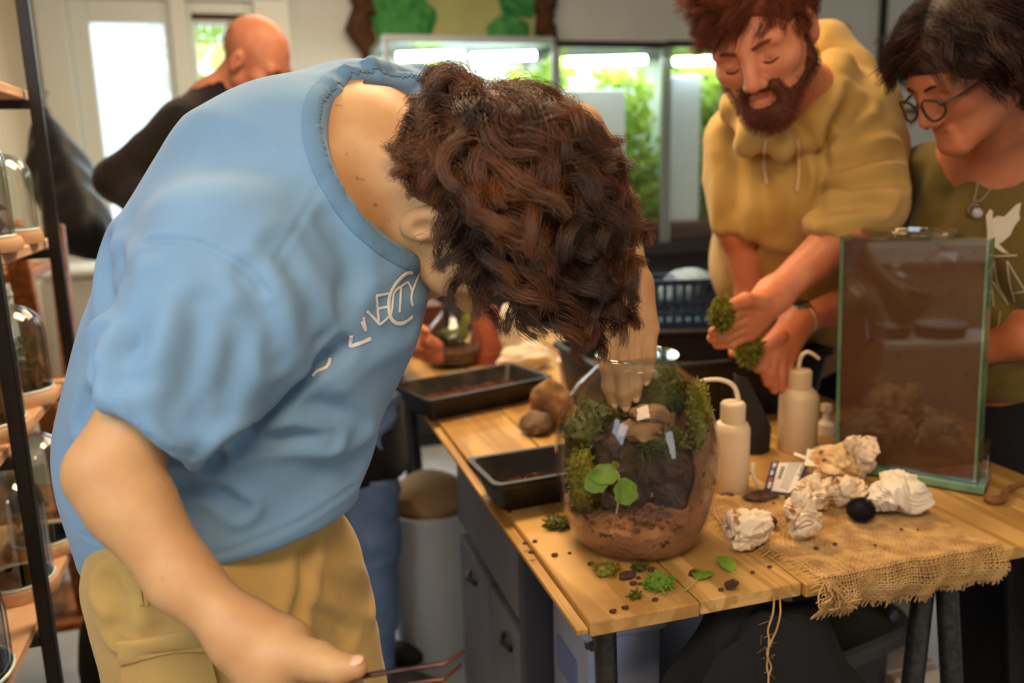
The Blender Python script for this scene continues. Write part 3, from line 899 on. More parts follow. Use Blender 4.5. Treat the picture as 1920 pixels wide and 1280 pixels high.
# lidded tub under the burlap end
zl = .52
q = [onz(1500, 1262, zl), onz(1722, 1168, zl)]
u_ = norm(q[1] - q[0]); w_ = norm(np.cross(EZ, u_))
Lt, Wt = .44, .36
c_ = q[1] - u_ * (Lt / 2 - .03) + w_ * Wt / 2
tbk = thing('grey_tub', 'dark grey plastic tub with a rounded lid under the burlap end of the table', 'box', V(c_[0], c_[1], 0))
def rrect(c, u, w, L, Wd, r, n=6):
    P = []
    for (sx, sy, a) in ((1, 1, 0), (-1, 1, pi / 2), (-1, -1, pi), (1, -1, 1.5 * pi)):
        for i in range(n + 1):
            t = a + pi / 2 * i / n
            P.append(c + u * (sx * (L / 2 - r) + r * cos(t)) + w * (sy * (Wd / 2 - r) + r * sin(t)))
    return np.array(P)
def loft(loops, cap0=True, cap1=True):
    n = len(loops[0]); v = np.concatenate(loops); f = []
    for i in range(len(loops) - 1):
        for q_ in range(n):
            r = (q_ + 1) % n
            f.append((i * n + q_, i * n + r, (i + 1) * n + r, (i + 1) * n + q_))
    if cap0: f.append(tuple(range(n - 1, -1, -1)))
    if cap1: f.append(tuple((len(loops) - 1) * n + q_ for q_ in range(n)))
    return v, f
cz0 = V(c_[0], c_[1], 0)
v, f = loft([rrect(cz0 + EZ * z, u_, w_, Lt - .06 + s, Wt - .06 + s, .06) for z, s in ((.0, -.05), (.02, -.03), (zl - .05, 0), (zl - .045, .02), (zl - .03, .02))])
MB().raw(v, f).build('tub', mat('dark_grey_plastic', (44, 44, 44), rough=.4), tbk)
v, f = loft([rrect(cz0 + EZ * z, u_, w_, Lt + s, Wt + s, .075, 8) for z, s in ((zl - .04, -.005), (zl - .035, 0), (zl - .008, 0), (zl, -.012), (zl - .002, -.03), (zl - .018, -.045), (zl - .018, -.2))])
MB().raw(v, f).build('lid', mat('lid_grey', (70, 68, 64), (60, 58, 55), scale=9, rough=.35), tbk)
for k, (x, y, d, sz, lab, colr) in enumerate(((1690, 1240, 1.75, (.11, .1, .2), 'small pale carton on the floor beside the grey tub', (196, 176, 160)), (1640, 1010, 2.1, (.14, .14, .3), 'tall white carton on the floor behind the grey tub', (200, 196, 186)))):
    p = at(x, y, d); t = thing('carton', lab, 'box', V(p[0], p[1], 0))
    MB().box(V(p[0], p[1], p[2] / 2), (sz[0], sz[1], p[2]), bev=.004).build('body', mat('carton_%d' % k, colr, rough=.8), t)
    MB().box(V(p[0], p[1], p[2] + .002), (sz[0] + .004, sz[1] * .5, .004)).build('flap', mat('carton_%d' % k, colr, rough=.8), t)

# ------------------------------------------------------------------ burlap runner, woven thread by thread
M_jute = mat('jute', (160, 120, 66), (204, 162, 98), scale=30, rough=.95, bump=.6, bscale=700, bdist=.0006, sheen=.2)
BE0, BE1 = .345, .655
LT, LB = .30, .063                       # length on the table, length over the edge
def burl(u, vv):
    """u 0..1 across, vv metres from the far end; returns points"""
    e1 = BE0 + (BE1 - BE0) * u
    far = .30 - .12 * np.clip((u - .72) / .28, 0, 1) + .02 * np.sin(u * 9)
    tt = np.clip(vv / LT, 0, 1)
    e2 = far * (1 - tt) - .004 * tt
    e1 = e1 + .012 * np.sin(e2 * 22 + u * 3) - .03 * (1 - u) ** 3 * np.sin(tt * 3.1)
    z = .0035 + .0022 * np.sin(e1 * 55 + e2 * 35) * np.sin(e2 * 40 - e1 * 22) + .004 * np.exp(-((tt - 1) / .06) ** 2)
    z = z + .006 * np.exp(-((u - .06) / .06) ** 2) * np.abs(np.sin(tt * 16))
    ov = np.clip(vv - LT, 0, None)
    wob = .006 * np.sin(e1 * 40) + .004 * np.sin(e1 * 97 + 1)
    d1 = np.clip(ov, 0, .034); d2 = np.clip(ov - .034, 0, None)
    e2 = e2 - (.007 * np.sin(np.clip(ov / .034, 0, 1) * pi / 2)) - wob * np.clip(ov / .03, 0, 1) + d2 * .45
    z = z - d1 - d2 * .88 - .012 * np.clip((u - .9) / .1, -0, 1) * np.clip(ov / .03, 0, 1) * 0
    return T0 + e1[..., None] * E1 + e2[..., None] * E2 + (z + 0.0)[..., None] * EZ
bl = thing('burlap_runner', 'frayed brown burlap runner hanging over the front edge of the table', 'cloth', tp(.5, .15, .003))
NU, NV = 74, 86
mbw = MB()
us = (np.arange(NU) + .5) / NU; vs = (np.arange(NV) + .5) / NV * (LT + LB)
th = .00108
gj = np.random.default_rng(5)
def push(P, sgn):
    t = np.gradient(P, axis=0); s = np.cross(t, EZ); n = np.cross(s, t); n = n / np.maximum(np.linalg.norm(n, axis=1, keepdims=True), 1e-9)
    return P + n * sgn[:, None] * .0011
fr = MB()
for i, u in enumerate(us):
    ii = np.linspace(0, LT + LB, NV * 2 + 1)
    P = burl(np.full(len(ii), u) + gj.normal() * .0015, ii)
    sg = np.sin((ii / (LT + LB) * NV - 0.0) * pi + (i % 2) * pi)
    mbw.tube(push(P, sg), th * gj.uniform(.8, 1.25), 4)
    # fringe at the hem
    L = gj.uniform(.009, .015); e = P[-1]; dn = norm(P[-1] - P[-4])
    fr.tube([e, e + dn * L * .5 + gj.normal(size=3) * .0012, e + dn * L + gj.normal(size=3) * .002], [th, th * 1.3, th * .6], 4)
for j, vv in enumerate(vs):
    ii = np.linspace(0, 1, NU * 2 + 1)
    P = burl(ii, np.full(len(ii), vv + gj.normal() * .0003))
    sg = -np.sin(ii * NU * pi + (j % 2) * pi)
    mbw.tube(push(P, sg), th * gj.uniform(.8, 1.25), 4)
    for sde, e, q in ((-1, P[0], P[3]), (1, P[-1], P[-4])):
        if gj.random() < (.95 if sde < 0 else .6):
            dn = norm(e - q); L = gj.uniform(.003, .022 if sde < 0 else .006)
            fr.tube([e, e + dn * L * .5 + EZ * gj.normal() * .001, e + dn * L + EZ * (-.002 if sde < 0 else -.003)], [th, th, th * .5], 4)
wv = mbw.build('weave', M_jute, bl); wv['kind'] = 'stuff'
# frayed knot at the corner of the hem
for k in range(16):
    s = tp(BE0 + gj.uniform(0, .03), -.006, gj.uniform(-.004, .004))
    m_ = s + E1 * gj.uniform(-.02, .03) - E2 * gj.uniform(.005, .02) - EZ * gj.uniform(.005, .03)
    fr.tube(spline([s, m_, m_ - EZ * gj.uniform(0, .02) + E1 * gj.uniform(-.02, .015), m_ + E1 * gj.uniform(-.03, .03) - EZ * gj.uniform(.0, .02)], 10), th * 1.1, 4)
fg = fr.build('fringe', M_jute, bl); fg['kind'] = 'stuff'
tw = thing('twine_strand', 'loose twisted twine strand dangling from the burlap hem', 'twine', at(1450, 1128, 1.17))
for k in range(2):
    P = [at(1452 + 10 * k, 1118, 1.175), at(1449 + 14 * k, 1150, 1.17), at(1440 + 16 * k, 1180, 1.17), at(1442 + 5 * k, 1200, 1.17), at(1436 - 2 * k + 4, 1225, 1.17), at(1438 + 8 * k, 1250, 1.17), at(1441, 1268, 1.17), at(1440 + k, 1300, 1.17)]
    MB().tube(spline(P, 40), .0013, 5).build('strand', M_jute, tw)
fz = MB()
for k in range(16):
    y = gj.uniform(1150, 1265); p = at(1444 + gj.normal() * 6, y, 1.17)
    fz.tube([p, p + V(gj.normal() * .003, 0, gj.normal() * .003), p + V(gj.normal() * .006, 0, -abs(gj.normal()) * .005)], .0002, 3)
fzo = fz.build('stray_fibres', M_jute, tw); fzo['kind'] = 'stuff'

# ------------------------------------------------------------------ black trays with soil
def tray(corner, pu, pw, h, L, Wd, lab, slab_):
    c0, p1, p2 = corner, pu, pw
    u = norm(p1 - c0); w = norm(np.cross(EZ, u)); w = w if np.dot(w, p2 - c0) > 0 else -w
    cc = c0 + u * L / 2 + w * Wd / 2; cc = V(cc[0], cc[1], ZT)
    t = thing('planting_tray', lab, 'tray', cc)
    lo = []
    for z, s in ((.001, -.055), (.001, -.052), (h - .012, -.026), (h - .011, -.004), (h - .003, 0), (h, -.002), (h, -.022), (h - .004, -.028), (.008, -.062), (.006, -.066)):
        lo.append(rrect(cc + EZ * z, u, w, L + s, Wd + s, .016, 5))
    v, f = loft(lo)
    MB().raw(v, f).build('tray_body', M_tray, t)
    n = 26
    g = np.random.default_rng(len(lab))
    xs = np.linspace(-.5, .5, n)
    zz = .02 + .006 * g.normal(size=(n, n)); zz[1:, :] = (zz[1:, :] + zz[:-1, :]) / 2
    vv = [cc + u * (L - .07) * x + w * (Wd - .07) * y + EZ * zz[i, j] for i, x in enumerate(xs) for j, y in enumerate(xs)]
    ff = [(i * n + j, (i + 1) * n + j, (i + 1) * n + j + 1, i * n + j + 1) for i in range(n - 1) for j in range(n - 1)]
    s = mesh_obj('potting_soil', np.array(vv), ff, M_redsoil, org=cc + EZ * .01)
    tag(s, slab_, 'soil', kind='stuff')
M_tray = mat('tray_plastic', (30, 27, 25), (66, 56, 48), scale=18, rough=.38, lo=.5, hi=.8, bump=.1, bscale=200)
M_redsoil = mat('red_brown_soil', (70, 40, 26), (104, 62, 40), scale=70, rough=.95, bump=1, bscale=160, bdist=.006)
hz = .058
tray(onz(803, 752, ZT + hz), onz(985, 716, ZT + hz), onz(768, 692, ZT + hz), hz, .36, .20, 'black planting tray farther along the table edge, with pale worn rim', 'red brown soil lying in the farther black tray')
hz = .060
tray(onz(926, 912, ZT + hz), onz(1045, 892, ZT + hz), onz(870, 828, ZT + hz), hz, .33, .155, 'black planting tray right behind the big planted jar', 'red brown soil lying in the tray behind the big jar')

# ------------------------------------------------------------------ the big glass jar and what it holds
RH = norm(V(RT[0], RT[1], 0)); AH = V(-RH[1], RH[0], 0)
JC = tp(.16, .205, 0.0006)
JB = np.array([RH, AH, EZ])
def jw(x, y, z): return JC + RH * x + AH * y + EZ * z
prof = spline([(.066, 0, 0), (.082, .003, 0), (.099, .018, 0), (.114, .055, 0), (.1235, .105, 0), (.1255, .14, 0), (.1215, .18, 0), (.110, .218, 0), (.090, .252, 0), (.0665, .276, 0), (.0595, .284, 0), (.0595, .292, 0), (.0615, .296, 0)], 64)[:, :2]
jar = thing('glass_jar', 'big egg shaped glass jar terrarium standing at the table corner', 'jar', JC)
outer = [(0.0, 0.0)] + [tuple(p) for p in prof]
inner = [(max(r - .0032, .001), z + (.004 if z < .02 else 0)) for r, z in prof][::-1] + [(0, .004)]
MB().lathe(outer + inner, JC, 96, JB).build('jar_body', glass_mat('jar_glass', tint=(.975, .985, .98), k=.7), jar)
MB().lathe([(.0602 + .0026 * cos(q), .2965 + .0026 * sin(q)) for q in np.linspace(0, 2 * pi, 11)], JC, 96, JB).build('rolled_rim', glass_mat('rim_glass', tint=(.9, .95, .93), k=2.2), jar)
def jr(z): return np.interp(z, prof[:, 1], prof[:, 0]) - .0042
# soil body: hugging the glass, banked up on one side
n = 120
th_ = np.arange(n) * 2 * pi / n                       # 0 = to the camera's right, -pi/2 = towards the camera
def bank(t):
    t = (t + pi) % (2 * pi) - pi
    b = np.interp(t, [-1.15, -1.0, -.30, .7, 1.3, 1.9], [.054, .06, .235, .235, .12, .06])
    return b + .004 * np.sin(5 * t) + .003 * np.sin(13 * t + 1) + .002 * np.sin(31 * t)
tz = bank(th_)
loops = []
for j in range(17):
    z = .005 + (tz - .005) * j / 16
    r = jr(z)
    loops.append(np.stack([JC + RH * r[i] * cos(th_[i]) + AH * r[i] * sin(th_[i]) + EZ * z[i] for i in range(n)]))
gs = np.random.default_rng(8)
for s in (.93, .85, .72, .55, .38, .2, .06):
    z = .056 + (tz - .056) * {.93: .8, .85: .45, .72: .15, .55: .05}.get(s, 0.0) + gs.normal(size=n) * .002 + .004 * np.sin(4 * th_ + 9 * s)
    r = jr(tz) * s
    loops.append(np.stack([JC + RH * r[i] * cos(th_[i]) + AH * r[i] * sin(th_[i]) + EZ * z[i] for i in range(n)]))
v, f = loft(loops)
so = mesh_obj('jar_soil', v, f, mat('soil_dark_gaps', (132, 86, 54), (158, 106, 68), scale=24, rough=.9, bump=.9, bscale=150, bdist=.003, c3=(52, 34, 24), s3=55, t3=.63), org=JC + EZ * .006)  # dark noise patches paint the shaded voids of the soil as colour
tag(so, 'brown soil banked up the side inside the big glass jar', 'soil', kind='stuff')
g = np.random.default_rng(19); mb = MB()
for k in range(240):
    q = g.uniform(0, 6.28); rr = .104 * g.random() ** .4
    v, f = blob(jw(rr * cos(q), rr * sin(q), .060 + .004 * g.random()), np.array([.0045, .004, .003]) * g.uniform(.4, 1.3), 900 + k, amp=.2, sub=1, ax=JB); mb.raw(v, f)
o = mb.build('soil_crumbs', mat('crumb_soil', (74, 46, 30), (124, 78, 48), scale=60, rough=.95), loc=jw(0, 0, .058)); tag(o, 'loose dark crumbs on the soil floor of the big glass jar', 'soil', kind='stuff')
M_rock = mat('tan_rock', (168, 128, 84), (120, 86, 56), scale=26, rough=.9, bump=1, bscale=60, bdist=.004)
M_drock = mat('dark_rock', (44, 30, 22), (92, 64, 44), scale=36, rough=.95, bump=1.0, bscale=110, bdist=.012)
def rock(c, rad, seed, m, lab, name='rock', amp=.2):
    v, f = blob(c, rad, seed, amp=amp, sub=4, freq=2.6, ax=JB)
    # chisel flat faces
    g = np.random.default_rng(seed)
    for k in range(9):
        d = norm(g.normal(size=3)); h_ = ((v - c) @ d); lim = np.quantile(h_, .9)
        v = v - np.maximum(h_ - lim, 0)[:, None] * d * .85
    o = MB().raw(v, f).build(name, m, loc=np.asarray(c) - EZ * rad[2], auto=30)
    return tag(o, lab, 'rock')
rock(jw(-.012, .02, .115), (.068, .05, .075), 11, M_drock, 'dark crumbly rock forming the cave in the glass jar')
rock(jw(.05, -.005, .115), (.036, .045, .075), 12, M_drock, 'dark upright rock under the soil bank in the glass jar')
rock(jw(-.04, .02, .078), (.045, .045, .028), 15, mat('brown_rock', (120, 84, 56), (78, 54, 38), scale=30, rough=.9, bump=1, bscale=80, bdist=.004), 'low brown rock at the foot of the cave in the glass jar')
rock(jw(.022, -.005, .208), (.034, .028, .014), 13, M_rock, 'tan layered rock on top of the cave, under the fingertips')
rock(jw(.012, -.012, .184), (.044, .03, .017), 14, M_rock, 'tan flat rock just below the topmost rock in the jar')
def moss(c, rad, seed, lab, m=None, n=260, size=.011, ax=None, jag=.24):
    m = m or M_moss
    v, f = blob(c, rad, seed, amp=jag, sub=3, ax=JB if ax is None else ax)
    t = thing('moss_clump', lab, 'moss', np.asarray(c) - EZ * rad[2])
    MB().raw(v, f).build('cushion', m, t)
    g = np.random.default_rng(seed + 1)
    mb = MB(); A = JB if ax is None else np.asarray(ax)
    for i in range(n):
        q = v[g.integers(len(v))]; d = norm((q - c)); t_ = norm(d + g.normal(size=3) * .6); s = norm(np.cross(t_, g.normal(size=3)))
        L = size * g.uniform(.5, 1.3); w = L * .22
        mb.raw([q - s * w * .5, q + s * w * .5, q + t_ * L * .6 + s * w * .7, q + t_ * L + np.cross(t_, s) * L * .2, q + t_ * L * .6 - s * w * .7], [(0, 1, 2, 4), (4, 2, 3)])
    o = mb.build('fronds', m, t, smooth=False); o['kind'] = 'stuff'
    return t
moss(jw(-.085, -.01, .105), (.02, .05, .045), 21, 'yellow green moss against the glass at the side of the jar', M_mossy, n=700, size=.008)
moss(jw(-.06, .05, .165), (.045, .04, .045), 22, 'dark green moss mound behind the cave in the jar', M_moss, n=800, size=.008)
moss(jw(.045, .05, .225), (.045, .035, .04), 23, 'green moss on the bank just under the jar mouth', M_moss, n=800, size=.008)
moss(jw(.092, -.012, .205), (.014, .04, .05), 24, 'strip of yellow green moss pressed to the glass near the top', M_mossy, n=600, size=.007)
moss(jw(.042, -.03, .168), (.03, .02, .014), 25, 'dark moss tufts on the upright rock in the jar', M_moss, n=260, size=.014)
def leaf(mb, base, d, nrm, L, w, lobes=0, curl=.15, n=9):
    d = norm(d); s = norm(np.cross(nrm, d)); u = np.cross(d, s)
    P = []
    for i in range(n):
        t = i / (n - 1)
        ww = w * (sin(pi * min(t * .93 + .04, 1)) ** .75) * (1 + (.28 * abs(sin(t * pi * lobes)) if lobes else 0))
        cz_ = -curl * L * t * t
        c = base + d * L * t + u * cz_
        P += [c - s * ww + u * ww * .25, c, c + s * ww + u * ww * .25]
    f = []
    for i in range(n - 1):
        a = 3 * i
        f += [(a, a + 1, a + 4, a + 3), (a + 1, a + 2, a + 5, a + 4)]
    mb.raw(P, f)
    return mb
lf_ = thing('leaf_sprig', 'sprig with three bright green leaves inside the glass jar', 'plant', jw(-.035, -.07, .075))
cs = jw(-.036, -.078, .137)
MB().tube(spline([jw(-.038, -.06, .07), jw(-.036, -.075, .1), cs], 10), .0013, 6).build('stem', mat('pale_stem', (190, 180, 120)), lf_)
leaf(MB(), cs, -RH * .9 + EZ * .1 - AH * .1, -AH * .75 + EZ * .6, .042, .014, 2).build('leaf', M_leaf, lf_)
leaf(MB(), cs + RH * -.016, -RH * .8 - EZ * .35 - AH * .2, -AH * .8 + EZ * .5, .038, .015, 3).build('leaf', M_leaf, lf_)
leaf(MB(), cs + RH * .006 - EZ * .004, -EZ * .95 + RH * .15, -AH, .046, .0155, 2).build('leaf', M_leaf, lf_)
leaf(MB(), cs + EZ * .012, EZ * .5 - RH * .6, -AH, .012, .005).build('leaf', M_mossy, lf_)
spr = thing('fern_sprouts', 'thin dark green sprouts growing on the ledge in the jar', 'plant', jw(.02, -.03, .135))
mbs = MB(); g = np.random.default_rng(77)
for k in range(26):
    b = jw(.0 + .055 * g.random(), -.03 + .02 * g.random(), .13 + .01 * g.random())
    leaf(mbs, b, EZ + g.normal(size=3) * .25, -AH, g.uniform(.012, .026), .0016, n=4)
mbs.build('blades', M_moss, spr)['kind'] = 'stuff'

# ------------------------------------------------------------------ wash bottles
M_ldpe = mat('milky_bottle', (226, 204, 172), (214, 190, 156), scale=8, rough=.38, sss=.15)
M_spout = mat('milky_spout', (232, 214, 190), rough=.35, sss=.15)
def bottle(c, r, zb, zs, zc, rc, spout, lab):
    t = thing('wash_bottle', lab, 'bottle', c)
    MB().lathe([(0, 0), (r * .93, 0), (r, .004), (r, zb), (r * .97, zb + .006), (r * .86, zb + .013), (r * .68, zs), (rc * .85, zs + .002)], c, 40).build('body', M_ldpe, t)
    cp = [(rc * .9, zs), (rc, zs + .002), (rc, zc - .003), (rc * .9, zc), (0, zc)]
    mb = MB().lathe(cp, c, 40)
    for k in range(24):
        q = k * 2 * pi / 24
        mb.box(c + E1 * rc * cos(q) + E2 * rc * sin(q) + EZ * (zs + zc) / 2, (.002, .002, zc - zs - .006), ax=[E1 * cos(q) + E2 * sin(q), -E1 * sin(q) + E2 * cos(q), EZ])
    cpo = mb.build('screw_cap', M_ldpe, t)
    MB().tube(spline(spout, 30), np.linspace(.0046, .0032, 30), 12).build('spout', M_spout, cpo)
b1 = tab(1370, 918)
bottle(b1, .031, .112, .127, .163, .0205, [at(1383, 760, 1.505), at(1383, 742, 1.505), at(1374, 722, 1.5), at(1352, 712, 1.495), at(1325, 712, 1.49), at(1312, 716, 1.488)], 'milky wash bottle with bent spout right beside the big glass jar')
b2 = tab(1494, 842)
bottle(b2, .0385, .108, .128, .166, .0215, [at(1497, 705, 1.705), at(1498, 684, 1.705), at(1503, 667, 1.7), at(1514, 660, 1.70), at(1526, 665, 1.7), at(1536, 673, 1.7)], 'milky wash bottle with bent spout standing beside the glass tank')
# black scoop
sc_ = thing('plastic_scoop', 'black plastic scoop standing on end between the two wash bottles', 'scoop', tab(1410, 846))
c0 = tab(1408, 842); R_ = .037
vv, k = [], 24
for (dr_, sgn) in ((0, 1), (-.0025, -1)):
    for i in range(k + 1):
        q = pi + (i / k - .5) * 1.25 * pi + pi * .52
        for z in (0.001, None):
            top_ = .158 - .075 * np.clip((cos(q) + .55), 0, 1.6) / 1.0
            vv.append(c0 + RH * (R_ + dr_) * cos(q) * (1.0 if z is not None else 1.04) + AH * (R_ + dr_) * sin(q) + EZ * (z if z is not None else max(top_, .05)))
n2 = 2 * (k + 1); ff = []
for i in range(k):
    a = 2 * i
    ff += [(a, a + 1, a + 3, a + 2), (n2 + a, n2 + a + 2, n2 + a + 3, n2 + a + 1), (a + 1, n2 + a + 1, n2 + a + 3, a + 3), (a, a + 2, n2 + a + 2, n2 + a)]
ff += [(0, n2, n2 + 1, 1), (2 * k, 2 * k + 1, n2 + 2 * k + 1, n2 + 2 * k)]
MB().raw(vv, ff).build('shell', mat('matt_black', (34, 33, 33), (28, 27, 27), scale=9, rough=.7), sc_)

# ------------------------------------------------------------------ flat glass tank full of brown sand
L0, R0 = tab(1565, 876), tab(1829, 924)
tu = norm(R0 - L0); Lt_ = np.linalg.norm(R0 - L0)
tw_ = norm(np.cross(EZ, tu))                 # away from the viewer
if np.dot(tw_, FW) < 0: tw_ = -tw_
lean = radians(1.6)
tz_ = norm(EZ * cos(lean) - tu * sin(lean)); tu2 = norm(tu * cos(lean) + EZ * sin(lean)) if False else tu
HT = .437; DT = .06; gl = .005
TB = np.array([tu, tw_, tz_])
def tk(x, y, z): return L0 + tu * x + tw_ * y + tz_ * z
tk_o = thing('glass_tank', 'tall narrow glass tank filled with brown sand, beside the wash bottle', 'terrarium', tk(Lt_ / 2, DT / 2, 0))
M_edge = mat('green_glass_edge', (104, 138, 110), (140, 168, 138), scale=12, rough=.12, spec=.6)
M_pane = glass_mat('tank_glass', tint=(.93, .96, .93), ior=1.6, k=1.0)
zb = .018
def pane(name, c, size, edge_axis):
    o = MB().box(c, size, TB).build(name, [M_pane, M_edge], tk_o, smooth=False)
    me = o.data
    big = max(p.area for p in me.polygons)
    for p in me.polygons:
        if p.area < big * .5: p.material_index = 1
    return o
pane('front_pane', tk(Lt_ / 2, gl / 2, zb + (HT - zb) / 2), (Lt_, gl, HT - zb), 0)
pane('back_pane', tk(Lt_ / 2, DT - gl / 2, zb + (HT - zb) / 2), (Lt_, gl, HT - zb), 0)
pane('side_pane', tk(gl / 2, DT / 2, zb + (HT - zb) / 2), (gl, DT - 2 * gl - .0006, HT - zb), 0)
pane('side_pane', tk(Lt_ - gl / 2, DT / 2, zb + (HT - zb) / 2), (gl, DT - 2 * gl - .0006, HT - zb), 0)
MB().box(tk(Lt_ / 2 + .004, DT / 2, .010), (Lt_ + .02, DT + .03, .012), TB, bev=.001).build('base_plate', mat('green_glass_base', (74, 108, 82), (120, 160, 124), scale=14, rough=.1, spec=.7), tk_o)
for x in (.02, Lt_ - .03):
    MB().lathe([(0, 0), (.011, 0), (.012, .003), (0, .0042)], tk(x, .004, 0) , 20, TB).build('rubber_foot', mat('clear_foot', (170, 160, 130), rough=.2), tk_o)
MB().box(tk(Lt_ + .009, .022, .045), (.014, .03, .09), TB, bev=.001).build('glass_foot', glass_mat('foot_glass', tint=(.85, .8, .72), k=1.5), tk_o)
sd = MB().box(tk(Lt_ / 2, DT / 2, zb + .002 + (HT - zb - .012) / 2), (Lt_ - 2 * gl - .001, DT - 2 * gl - .001, HT - zb - .012), TB)
sdo = sd.build('tank_sand', mat('brown_sand', (92, 54, 32), (104, 62, 38), scale=5, rough=.9, bump=.5, bscale=180, c3=(76, 44, 28), s3=36, t3=.66), loc=tk(Lt_ / 2, DT / 2, zb))
tag(sdo, 'brown packed sand filling the tall glass tank', 'sand', kind='stuff')
# dark crumbs at the foot of the sand
gc = np.random.default_rng(14); mb = MB()
for k in range(60):
    v, f = blob(tk(.03 + (Lt_ - .06) * gc.random(), gl + .001, zb + .004 + gc.random() ** 2 * .016), (.004 * gc.uniform(.5, 1.4), .0006, .003 * gc.uniform(.5, 1.5)), 500 + k, amp=.2, sub=1, ax=TB)
    mb.raw(v, f)
o = mb.build('dark_crumbs', M_soil, loc=tk(Lt_ / 2, gl, zb)); tag(o, 'dark soil crumbs settled along the bottom of the sand tank', 'soil', kind='stuff')
# a clear dish lies across the top
dsh = thing('clear_dish', 'clear plastic dish lying on top of the sand tank', 'dish', tk(Lt_ * .48, DT * .6, HT))
MB().lathe([(0, 0), (.080, 0), (.086, .004), (.088, .012), (.085, .012), (.083, .004), (0, .002)], tk(Lt_ * .48, DT * .6, HT + .0005), 48, np.array([tu, tw_ * .62, tz_])).build('dish', glass_mat('dish_plastic', tint=(.9, .86, .74), k=2.5), dsh)

# ------------------------------------------------------------------ crumpled tissues
M_tis = mat('tissue', (220, 198, 166), (198, 158, 112), scale=22, rough=.9, lo=.45, hi=.75, bump=.5, bscale=120, bdist=.002, c3=(150, 100, 56), s3=34, t3=.58)
M_tisw = mat('tissue_white', (228, 216, 194), (216, 200, 172), scale=14, rough=.9, bump=.3, bscale=120, bdist=.0015)
M_tisd = mat('tissue_dirty', (222, 192, 144), (176, 126, 72), scale=26, rough=.9, bump=.6, bscale=120, bdist=.002, c3=(84, 50, 28), s3=30, t3=.6)
def tissue(c, rad, seed, m, lab, tilt=0.0, amp=.5):
    b = bmesh.new(); bmesh.ops.create_icosphere(b, subdivisions=6, radius=1.0)
    v = np.array([x.co[:] for x in b.verts]); f = [[q.index for q in x.verts] for x in b.faces]; b.free()
    g = np.random.default_rng(seed)
    # folded sheet: ridges warped into each other, a few deep tucks, ragged rim
    w = v.copy()
    for o in range(3):
        w = w + .22 / (o + 1) * np.sin(w @ (g.normal(size=(3, 3)) * 2.2) + g.uniform(0, 6, 3))
    d = np.zeros(len(v))
    for o in range(4):
        k = g.normal(size=(3, 2)) * 1.5 * 1.9 ** o; ph = g.uniform(0, 6.28, 2)
        d += ((1 - 1.7 * np.abs(np.sin(w @ k + ph)))).mean(1) / 1.6 ** o
    for o in range(3):
        k = norm(g.normal(size=3)); x = w @ k - g.uniform(-.5, .5)
        d -= .9 * np.exp(-(x / .07) ** 2) * (.5 + .5 * np.sin(w @ g.normal(size=3) * 3))
    d -= d.mean()
    v = v * np.clip(1 + amp * .62 * d, .3, 1.7)[:, None] * np.asarray(rad)
    for k in range(4):
        dd = norm(g.normal(size=3)); h_ = v @ dd; lim = np.quantile(h_, .96); v = v - np.maximum(h_ - lim, 0)[:, None] * dd * .6
    q = g.uniform(0, 6.28); Rz = np.array([[cos(q), sin(q), 0], [-sin(q), cos(q), 0], [0, 0, 1]])
    ax = np.array([E1, E2 * cos(tilt) + EZ * sin(tilt), EZ * cos(tilt) - E2 * sin(tilt)])
    v = v @ ax; v[:, 2] -= v[:, 2].min()
    v = v + c
    o = MB().raw(v, f).build('crumpled_tissue', m, loc=c, auto=24)
    tag(o, lab, 'tissue', 'crumpled tissues on the burlap')
TZ = .006
tissue(tab(1398, 1030) + EZ * .001, (.038, .03, .026), 1, M_tis, 'crumpled tissue ball lying on bare boards beside the jar')
tissue(tab(1502, 1020) + EZ * TZ, (.026, .022, .034), 2, M_tis, 'small upright crumpled tissue alone in the middle of the burlap')
tissue(tab(1526, 957) + EZ * TZ, (.031, .026, .024), 3, M_tis, 'stained crumpled tissue at the front of the heap beside the label card')
tissue(tab(1588, 955) + EZ * TZ, (.034, .022, .022), 4, M_tis, 'stained crumpled tissue at the front of the heap behind the black brush')
tissue(tab(1560, 925) + EZ * TZ, (.038, .034, .032), 5, M_tisd, 'dirtiest crumpled tissue in the middle of the heap')
tissue(tab(1598, 905) + EZ * TZ, (.038, .03, .036), 6, M_tis, 'crumpled tissue at the back of the heap against the tank')
tissue(tab(1552, 905) + EZ * TZ, (.034, .03, .030), 7, M_tis, 'crumpled tissue at the back of the heap under the plant tag')
tissue(tab(1680, 968) + EZ * TZ, (.046, .034, .031), 27, M_tisw, 'clean white crumpled tissue in front of the glass tank', tilt=.3, amp=.42)
# label card
cd_ = thing('label_card', 'blue edged product card with barcode leaning on the tissue heap', 'card', tab(1460, 930))
BL, BR = tab(1431, 928) + EZ * .006, tab(1484, 934) + EZ * .006
dd0 = float((BL - CAM) @ FW)
TL = at(1446, 866, dd0 + .035)
cn = norm(np.cross(BR - BL, TL - BL))
TR, BR2 = onplane(1513, 866, BL, cn), onplane(1509, 912, BL, cn)
cn = norm(np.cross(BR - BL, TL - BL)); cn = cn if np.dot(cn, CAM - BL) > 0 else -cn
def card(P, off, t=.0006):
    P = [np.asarray(p) + cn * off for p in P]; n = len(P)
    v = P + [p - cn * t for p in P]
    return v, [tuple(range(n)), tuple(range(2 * n - 1, n - 1, -1))] + [(i, n + i, n + (i + 1) % n, (i + 1) % n) for i in range(n)]
v, f = card([BL, BR, BR2, TR, TL], 0, .0012)
MB().raw(v, f).build('backing', mat('navy_card', (52, 48, 86), rough=.4), cd_, smooth=False)
def cp(s, t): return (BL * (1 - s) * (1 - t) + BR * s * (1 - t) + TL * (1 - s) * t + TR * s * t)
v, f = card([cp(.27, .06), cp(.9, .05), cp(1.0, .2), cp(1.0, .98), cp(.22, .98)], .0008, .0004)
